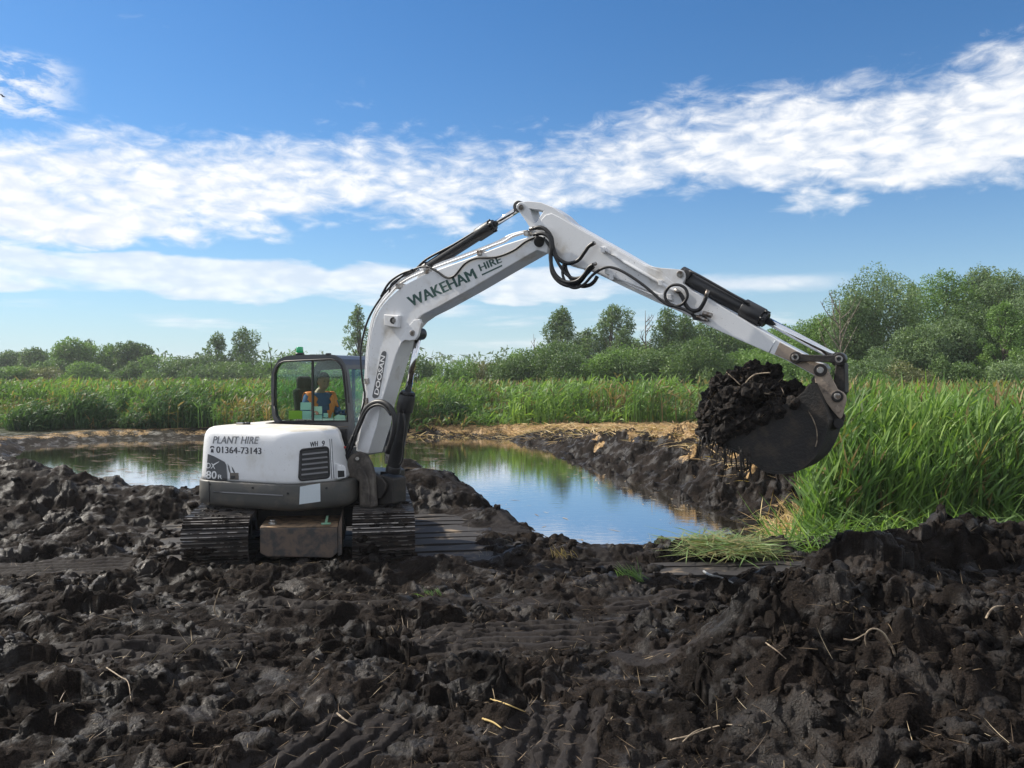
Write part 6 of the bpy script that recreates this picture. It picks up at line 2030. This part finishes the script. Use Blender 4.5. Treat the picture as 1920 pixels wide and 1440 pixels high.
hv, hfc = ellipsoid(HEADC + FZ * 0.010 - FX * 0.008, FX, FY, FZ, 0.102, 0.083, 0.123, 24, 18)
keep = []
for f in hfc:
    c = sum((hv[i] for i in f), Vector()) / 4 - HEADC
    fx, fz = c.dot(FX), c.dot(FZ)
    if fz > 0.050 + 0.36 * max(0, fx) - 0.4 * max(0, -fx) or (fx < -0.045 and fz > -0.05): keep.append(f)
bm = bmesh.new(); vs = [bm.verts.new(v) for v in hv]
for f in keep:
    try: bm.faces.new([vs[i] for i in f])
    except ValueError: pass
for v in [v for v in bm.verts if not v.link_faces]: bm.verts.remove(v)
hr = bm_obj('hair', bm, HAIR, PER, True); so = hr.modifiers.new('s', 'SOLIDIFY'); so.thickness = 0.008; so.offset = 1
# clothes: a little larger than the body
def grown(names, pairs, root, add):
    nd = {k_: (nodes[k_][0], tuple(q + add for q in (nodes[k_][1] if isinstance(nodes[k_][1], tuple) else (nodes[k_][1],) * 2))) for k_ in names}
    return skin_mesh(nd, pairs, root)


sh_n = ['pelvis', 'belly', 'chest', 'neckb', 'rsh', 'rel', 'rwr', 'lsh', 'lel', 'lwr']
fused('shirt', [grown(sh_n, [('pelvis', 'belly'), ('belly', 'chest'), ('chest', 'neckb'), ('chest', 'rsh'), ('rsh', 'rel'), ('rel', 'rwr'), ('chest', 'lsh'), ('lsh', 'lel'), ('lel', 'lwr')], 'belly', 0.012)], SHIRT, PER, 0)
tr_n = ['pelvis', 'rhi', 'rkn', 'ran', 'lhi', 'lkn', 'lan']
fused('trousers', [grown(tr_n, [('pelvis', 'rhi'), ('rhi', 'rkn'), ('rkn', 'ran'), ('pelvis', 'lhi'), ('lhi', 'lkn'), ('lkn', 'lan')], 'pelvis', 0.014)], TROUSER, PER, 0)
for s in ('r', 'l'):
    fused('boot', [grown([s + 'an', s + 'to'], [(s + 'an', s + 'to')], s + 'an', 0.018)], BLACK, PER, 0)
# vest: two front panels, a back and shoulder straps
def vest_panel(name, pts, th, m, parent):
    return prism(name, pts, th, m, parent, bevel=0.008)


vw = []
V, F = grown(sh_n, [('pelvis', 'belly'), ('belly', 'chest'), ('chest', 'neckb'), ('chest', 'rsh'), ('rsh', 'rel'), ('rel', 'rwr'), ('chest', 'lsh'), ('lsh', 'lel'), ('lel', 'lwr')], 'belly', 0.030)
F2 = []
for f in F:
    c = sum((V[i] for i in f), Vector()) / len(f) - HIP
    t_, l_, z_ = c.dot(PU), c.dot(PL), c.z
    if t_ > 0.02 and abs(l_) < 0.022 + 0.30 * max(0, z_ - 0.12): continue      # open front, a V at the neck
    if abs(l_) > 0.225 or (abs(l_) > 0.17 and z_ < 0.30 and t_ > 0.05) or z_ > 0.60 or z_ < -0.03: continue
    F2.append(f)
bm = bmesh.new(); vs = [bm.verts.new(v) for v in V]
for f in F2:
    try: bm.faces.new([vs[i] for i in f])
    except ValueError: pass
for v in [v for v in bm.verts if not v.link_faces]: bm.verts.remove(v)
vest = bm_obj('vest', bm, [VEST, REFL], PER, True)
for p in vest.data.polygons:
    z_ = (p.center - HIP).z
    if 0.10 < z_ < 0.16: p.material_index = 1
so = vest.modifiers.new('s', 'SOLIDIFY'); so.thickness = 0.006; so.offset = 1

# ================================================================== PEAT IN THE BUCKET
def clod(name, blobs, m, parent, voxel=0.014, amp=(0.05, 0.03, 0.016), seed=3, wls=(0.19, 0.085, 0.04)):
    """one lump of peat: overlapping balls fused to one skin, then roughened"""
    bm = bmesh.new()
    for c, r in blobs:
        M = Matrix.Translation(c) @ Matrix.Diagonal((r[0], r[1], r[2], 1)) if isinstance(r, tuple) else Matrix.Translation(c) @ Matrix.Scale(r, 4)
        bmesh.ops.create_icosphere(bm, subdivisions=2, radius=1.0, matrix=M)
    me = bpy.data.meshes.new(name); bm.to_mesh(me); bm.free()
    o = bpy.data.objects.new(name, me); COL.objects.link(o)
    r_ = o.modifiers.new('r', 'REMESH'); r_.mode = 'VOXEL'; r_.voxel_size = voxel
    dg = bpy.context.evaluated_depsgraph_get(); dg.update()
    e = bpy.data.meshes.new_from_object(o.evaluated_get(dg)); e.name = name
    bpy.data.objects.remove(o); bpy.data.meshes.remove(me)
    n = len(e.vertices)
    co = np.empty(n * 3, np.float32); e.vertices.foreach_get('co', co); co = co.reshape(-1, 3)
    no = np.empty(n * 3, np.float32); e.vertex_normals.foreach_get('vector', no); no = no.reshape(-1, 3)
    d = np.zeros(n, np.float32)
    for wl, a, s in zip(wls, amp, (0, 11, 22, 33)):
        q = noise3(co / wl, seed + s); d += a * (2.0 * q + 0.6 * (0.3 - np.abs(q)))
    d += np.random.default_rng(seed).normal(0, 0.0022, n).astype(np.float32)
    co = co + no * d[:, None]
    e.vertices.foreach_set('co', co.ravel()); e.update()
    e.polygons.foreach_set('use_smooth', np.zeros(len(e.polygons), bool))
    e.materials.clear(); e.materials.append(m)
    return link(bpy.data.objects.new(name, e), parent)


load_px = [(1340, 800, .10, .17), (1318, 806, .0, .07), (1328, 778, .12, .11), (1372, 770, .16, .24), (1362, 728, .05, .15), (1355, 712, .0, .08), (1392, 718, .02, .17), (1386, 700, -.02, .09), (1412, 698, .03, .10), (1440, 708, -.06, .13), (1432, 745, .05, .24), (1470, 742, -.04, .14), (1494, 733, -.02, .11), (1516, 736, .03, .08), (1330, 748, .0, .08),
           (1410, 780, .20, .18), (1376, 748, .25, .13), (1450, 765, .22, .11), (1345, 770, .28, .12), (1420, 735, .27, .10), (1380, 760, -.2, .2), (1440, 745, -.22, .18), (1345, 760, -.18, .16)]
blobs = []
for x, y, o_, r in load_px:
    blobs.append((bp(x, y, o_), r * 0.82))
FIBRE = mat('fibrous_peat', (0.0105, 0.0082, 0.0070), 0.85, col2=(0.060, 0.043, 0.031), scale=26, lo=0.50, hi=0.72, bump=0.9, bscale=95, spec=0.3)
load = clod('peat_load', blobs, FIBRE, None, 0.0085, (0.040, 0.034, 0.030, 0.018), 3, (0.24, 0.11, 0.05, 0.026))
tag(load, 'heap of wet black peat piled up in the raised bucket', 'peat')
lv = np.array([v.co[:] for v in load.data.vertices]); ln_ = np.array([v.normal[:] for v in load.data.vertices])
pick = rng.choice(len(lv), 420, replace=False)
fd = rng.normal(0, 1, (420, 3)) + ln_[pick] * 0.5; fd /= np.linalg.norm(fd, axis=1, keepdims=True)
ribbon_obj('fibres', [ribbons(lv[pick] + ln_[pick] * 0.004, fd, rng.uniform(0.03, 0.12, 420), rng.uniform(0.003, 0.006, 420), rng.uniform(0.1, 0.6, 420), rng.random(420) ** 2.0 * 0.8)], DEBRIS, kind='stuff', parent=load)
rr = random.Random(11)
strands = bmesh.new()
for i in range(34):
    x = rr.uniform(1312, 1418); y = 812 + (x - 1312) * 0.42 + rr.uniform(-6, 4)
    a = bp(x, y, rr.uniform(0.1, 0.36)); L = rr.uniform(0.08, 0.30)
    add_tube(strands, spline([a, a - ZA * L * 0.5 + Vector((rr.uniform(-.02, .03), 0, 0)), a - ZA * L + Vector((rr.uniform(-.03, .05), 0, 0))], 3), rr.uniform(0.006, 0.014), 5, 0.3)
so_ = bm_obj('hanging_strands', strands, MUDSTEEL, load); tag(so_, kind='stuff')
for pts, o_ in ((((1391, 734), (1398, 718), (1412, 704), (1428, 700), (1444, 699)), 0.24), (((1362, 698), (1378, 712), (1388, 722)), 0.16), (((1418, 731), (1428, 736), (1444, 739)), 0.30)):
    tube('straw', [bp(x, y, o_) for x, y in pts], 0.006, ROOTM, load, 5, 4)
tube('stalk', [bp(x, y, WB + 0.012) for x, y in ((1515, 770), (1524, 785), (1531, 805), (1532, 825), (1529, 838))], 0.005, ROOTM, load, 5, 4)
# a plastering of peat on the bucket side
lump = clod('peat_crust', [(bp(x, y, WB - 0.004), (r, r, r)) for x, y, r in ((1322, 808, .045), (1345, 812, .06), (1372, 806, .075), (1400, 800, .075), (1430, 784, .07), (1460, 770, .06), (1488, 757, .05), (1352, 826, .035))], FIBRE, load, 0.012, (0.03, 0.02, 0.014), 9)

# peat caked on the tracks
for k_, u0 in enumerate((0.0, 1.95)):
    tr_o = [o for o in bpy.data.objects if o.name.startswith('track') and o.parent == EX and o.name.split('.')[0] == 'track'][k_]
    q_ = random.Random(40 + k_); bl = []
    for i in range(26):
        v, z, a_ = loop_point(q_.choice((q_.uniform(0.0, 0.7), -q_.uniform(0.02, 0.80))))
        c = TRACK_A + TR * (u0 + q_.uniform(0.08, 0.68)) + TD * (TRK_R + 0.03 + v) + ZA * (0.012 + z)
        r = q_.uniform(0.022, 0.055); bl.append((c, (r * q_.uniform(1.2, 2.6), r, r * 0.8)))
    for i in range(10):
        bl.append((TRACK_A + TR * (u0 + 0.75 * i / 9) + TD * q_.uniform(-0.04, 0.05) + ZA * q_.uniform(-0.02, 0.05), q_.uniform(0.05, 0.085)))
    cl_ = clod('caked_peat', bl, PEAT, tr_o, 0.014, (0.02, 0.015, 0.01), 20 + k_)
    tag(cl_, kind='stuff')

# ================================================================== CLODS, ROOTS AND SCRAPS ON THE PEAT
def clod_proto(seed):
    bm = bmesh.new(); bmesh.ops.create_icosphere(bm, subdivisions=2, radius=1.0)
    P = np.array([v.co[:] for v in bm.verts]); F = np.array([[v.index for v in f.verts] for f in bm.faces]); bm.free()
    r = np.random.default_rng(seed)
    s = 1 + 0.55 * noise3(P * 1.3 + seed * 3.1, seed) + 0.35 * noise3(P * 2.9 + seed, seed + 2)
    return P * s[:, None] * r.uniform(0.75, 1.25, (1, 3)), F


PROT = [clod_proto(i) for i in range(8)]


def clods(n, xf, yf, size, seed, name, label):
    r = np.random.default_rng(seed)
    x, y = xf(r, n), yf(r, n)
    ok = (pond_dist(x, y) > 0.1) & (fbm(x * 0.9, y * 0.9, 2, 150) > -0.18)
    gx = ground_full(x, y); sm_ = gx[3]
    ok &= sm_ < 0.45
    u, v = mat_zone(x, y)[1:]
    ok &= ~((u > 2.65) & (u < 4.0) & (v > -0.1) & (v < 3.4) & (r.random(len(x)) < 0.88))
    ok &= ~((u > -0.1) & (u < 2.75) & (v > 0.05) & (v < 3.2))
    x, y, z = x[ok], y[ok], gx[0][ok]
    n = len(x); Vs = []; Fs = []; o = 0
    k_ = r.integers(0, 8, n); s = size[0] * (size[1] / size[0]) ** (r.random(n) ** 2.2)
    a = r.uniform(0, 6.28, n)
    for i in range(n):
        P, F = PROT[k_[i]]
        ca, sa = math.cos(a[i]), math.sin(a[i])
        Q = P * s[i]
        Vs.append(np.stack([Q[:, 0] * ca - Q[:, 1] * sa + x[i], Q[:, 0] * sa + Q[:, 1] * ca + y[i], Q[:, 2] * 0.8 + z[i] + s[i] * 0.15], 1)); Fs.append(F + o); o += len(P)
    ob_ = mesh_np(name, np.concatenate(Vs), None, np.concatenate(Fs), PEAT, smooth=False)
    tag(ob_, label, kind='stuff')


fan = lambda r, n: None
def pol(r, n, r0, r1, a=0.62):
    d = r0 + (r1 - r0) * r.random(n) ** 1.2; th = r.uniform(-a, a, n)
    return d * np.sin(th), d * np.cos(th)
_xy = pol(np.random.default_rng(5), 2600, 3.3, 9.2)
clods(2600, lambda r, n: _xy[0], lambda r, n: _xy[1], (0.010, 0.06), 5, 'peat_crumbs', 'loose crumbs of black peat scattered over the foreground')
_xz = pol(np.random.default_rng(6), 1500, 8.5, 16.0)
clods(1500, lambda r, n: _xz[0], lambda r, n: _xz[1], (0.02, 0.09), 6, 'peat_lumps', 'loose lumps of black peat scattered between tracks and water')

# scraps of straw and root fibre
n = 5500
d_ = 3.2 + 8.5 * rng.random(n) ** 1.5; th = rng.uniform(-0.6, 0.6, n)
xs, ys = d_ * np.sin(th), d_ * np.cos(th)
ok = pond_dist(xs, ys) > 0.0
xs, ys = xs[ok], ys[ok]; n = len(xs)
zs = ground_z(xs, ys)
b_ = np.stack([xs, ys, zs + 0.012], 1)
ribbon_obj('plant_scraps', [ribbons(b_, unit(rng.uniform(0, 6.28, n), np.radians(rng.normal(8, 22, n))), 0.03 + 0.16 * rng.random(n) ** 2.5, rng.uniform(0.002, 0.0055, n), rng.uniform(-0.3, 0.4, n), rng.uniform(0, 1, n) ** 1.8, segs=3)], DEBRIS, 'scraps of straw and root fibre littering the black peat')

# single roots and sticks that can be told apart
def ground_pt(px, py):
    """where the sight line through a photograph position meets the ground"""
    r = ray(px, py).normalized()
    s = np.arange(2.6, 40, 0.03)
    X = EYE.x + r.x * s; Y = EYE.y + r.y * s; Z = EYE.z + r.z * s
    g_ = ground_full(X, Y)[0]
    i = int(np.argmax(Z < g_))
    return Vector((X[i], Y[i], float(g_[i])))


def root(name, pts, r, label, cat, m=ROOTM, group=None, lift=0.02, arch=None, taper=0.45):
    P = []
    g0 = ground_pt(*pts[0])
    for i, p in enumerate(pts):
        q = on_plane(p[0], p[1], g0 - YA * 0.05, YA) if arch else ground_pt(*p) + ZA * lift
        P.append(q)
    o = tube(name, P, r * 0.72, m, None, 7, 5, taper)
    tag(o, label, cat, group)


RG = 'pale roots sticking out of the peat'
root('root', [(1678, 1230), (1674, 1216), (1666, 1202), (1656, 1187), (1642, 1179), (1629, 1182), (1622, 1194), (1624, 1212)], 0.012, 'pale looped root arching up from the peat heap on the right', 'root', arch=True, group=RG)
root('root', [(1582, 1212), (1600, 1208), (1622, 1211)], 0.010, 'short pale root lying just left of the looped root', 'root', group=RG)
root('root', [(1848, 1166), (1862, 1156), (1884, 1150), (1908, 1153)], 0.011, 'bent pale root near the right edge of the heap', 'root', group=RG)
root('root', [(1256, 1400), (1290, 1388), (1325, 1373), (1360, 1371), (1392, 1375)], 0.009, 'long forked pale root on the near slope at the bottom of the heap', 'root', group=RG)
root('root', [(1280, 1398), (1300, 1384), (1318, 1374)], 0.007, 'thin side shoot lying against the long forked root', 'root', group=RG)
root('root', [(1436, 1216), (1456, 1226), (1474, 1246)], 0.008, 'thin slanting root left of the looped root in the dark hollow', 'root', group=RG)
root('stick', [(1318, 1074), (1330, 1084), (1352, 1092), (1374, 1101)], 0.022, 'grey weathered stick lying below the half buried timber mat', 'stick', STICKM)
root('root', [(421, 1238), (430, 1250), (434, 1276)], 0.011, 'short upright pale root in the left foreground', 'root', arch=True, group=RG)
root('root', [(200, 1262), (225, 1276), (240, 1300), (246, 1322)], 0.007, 'thin curved root in the left foreground', 'root', group=RG)
root('root', [(404, 1152), (402, 1138), (408, 1116), (413, 1102)], 0.012, 'twisted root standing up in front of the left track', 'root', arch=True, group=RG)
root('root', [(632, 1352), (650, 1360), (670, 1368)], 0.010, 'reddish root piece lying in the middle foreground', 'root', group=RG)
root('reed_stalk', [(905, 1358), (925, 1366), (940, 1372)], 0.012, 'yellow broken reed stalk near the bottom middle of the peat', 'reed stalk', mat('yellow_stalk', (0.45, 0.32, 0.12), 0.7))
root('reed_stalk', [(920, 1318), (950, 1335), (985, 1342)], 0.009, 'straw coloured reed stalk just above the yellow one', 'reed stalk', MATS['yellow_stalk'])
root('root', [(890, 1030), (898, 1036), (903, 1040)], 0.010, 'white root chip lying on the timber mats', 'root', group=RG)

# grass tufts left on the mud
def tuft(px, py, n, h, label, lean=0.5, tone=(0.4, 1.0), rad=0.07):
    p = ground_pt(px, py)
    t_ = thing('grass_tuft', p, label, 'grass tuft', 'grass tufts left on the peat')
    a = rng.uniform(0, 6.28, n)
    b = np.stack([p.x + rng.normal(0, rad, n), p.y + rng.normal(0, rad * .6, n), np.full(n, p.z - 0.02)], 1)
    d = unit(rng.normal(2.7, 0.5, n), np.radians(rng.uniform(25, 80, n)))
    ribbon_obj('blades', [ribbons(b, d, h * rng.uniform(.5, 1.1, n), np.full(n, 0.009), rng.uniform(.05, .5, n), rng.uniform(*tone, n), segs=4)], REED, kind='stuff', parent=t_)


tuft(1192, 1088, 55, 0.30, 'green grass tuft leaning left on the peat below the pond')
tuft(1452, 1066, 60, 0.26, 'fallen green reed leaves hanging over the mud left of the heap', tone=(0.5, 0.9), rad=0.12)
tuft(812, 1118, 26, 0.16, 'small flattened green tuft in front of the right track', tone=(0.4, 0.8))
tuft(1062, 1046, 40, 0.20, 'dry orange brown grass tuft on the mud by the water', tone=(0.0, 0.2))
tuft(1020, 980, 46, 0.20, 'dry pale grass tuft on the corner of the mud next to the pond', tone=(0.05, 0.3))


# a small bird crossing the sky on the left
bp0 = at_depth(6, 181, 25.0)
bird = thing('bird', bp0, 'tiny dark bird flying high at the left edge of the sky', 'bird')
bm = bmesh.new()
bmesh.ops.create_uvsphere(bm, u_segments=10, v_segments=8, radius=1.0, matrix=Matrix.Translation(bp0) @ Matrix.Rotation(0.3, 4, 'Y') @ Matrix.Diagonal((0.055, 0.018, 0.018, 1)))
bmesh.ops.create_cone(bm, cap_ends=True, segments=8, radius1=0.010, radius2=0.001, depth=0.035, matrix=Matrix.Translation(bp0 + Vector((0.062, 0, -0.018))) @ Matrix.Rotation(math.pi / 2 + 0.3, 4, 'Y'))
bm_obj('body', bm, BLACK, bird, True)
for s in (-1, 1):
    w_ = [Vector((0.02, 0, 0)), Vector((-0.02, 0, 0)), Vector((-0.045, s * 0.10, 0.035)), Vector((-0.005, s * 0.11, 0.04)), Vector((0.022, s * 0.05, 0.025))]
    prism('wing', [bp0 + q for q in w_], Vector((0, 0, 0.005)), BLACK, bird)
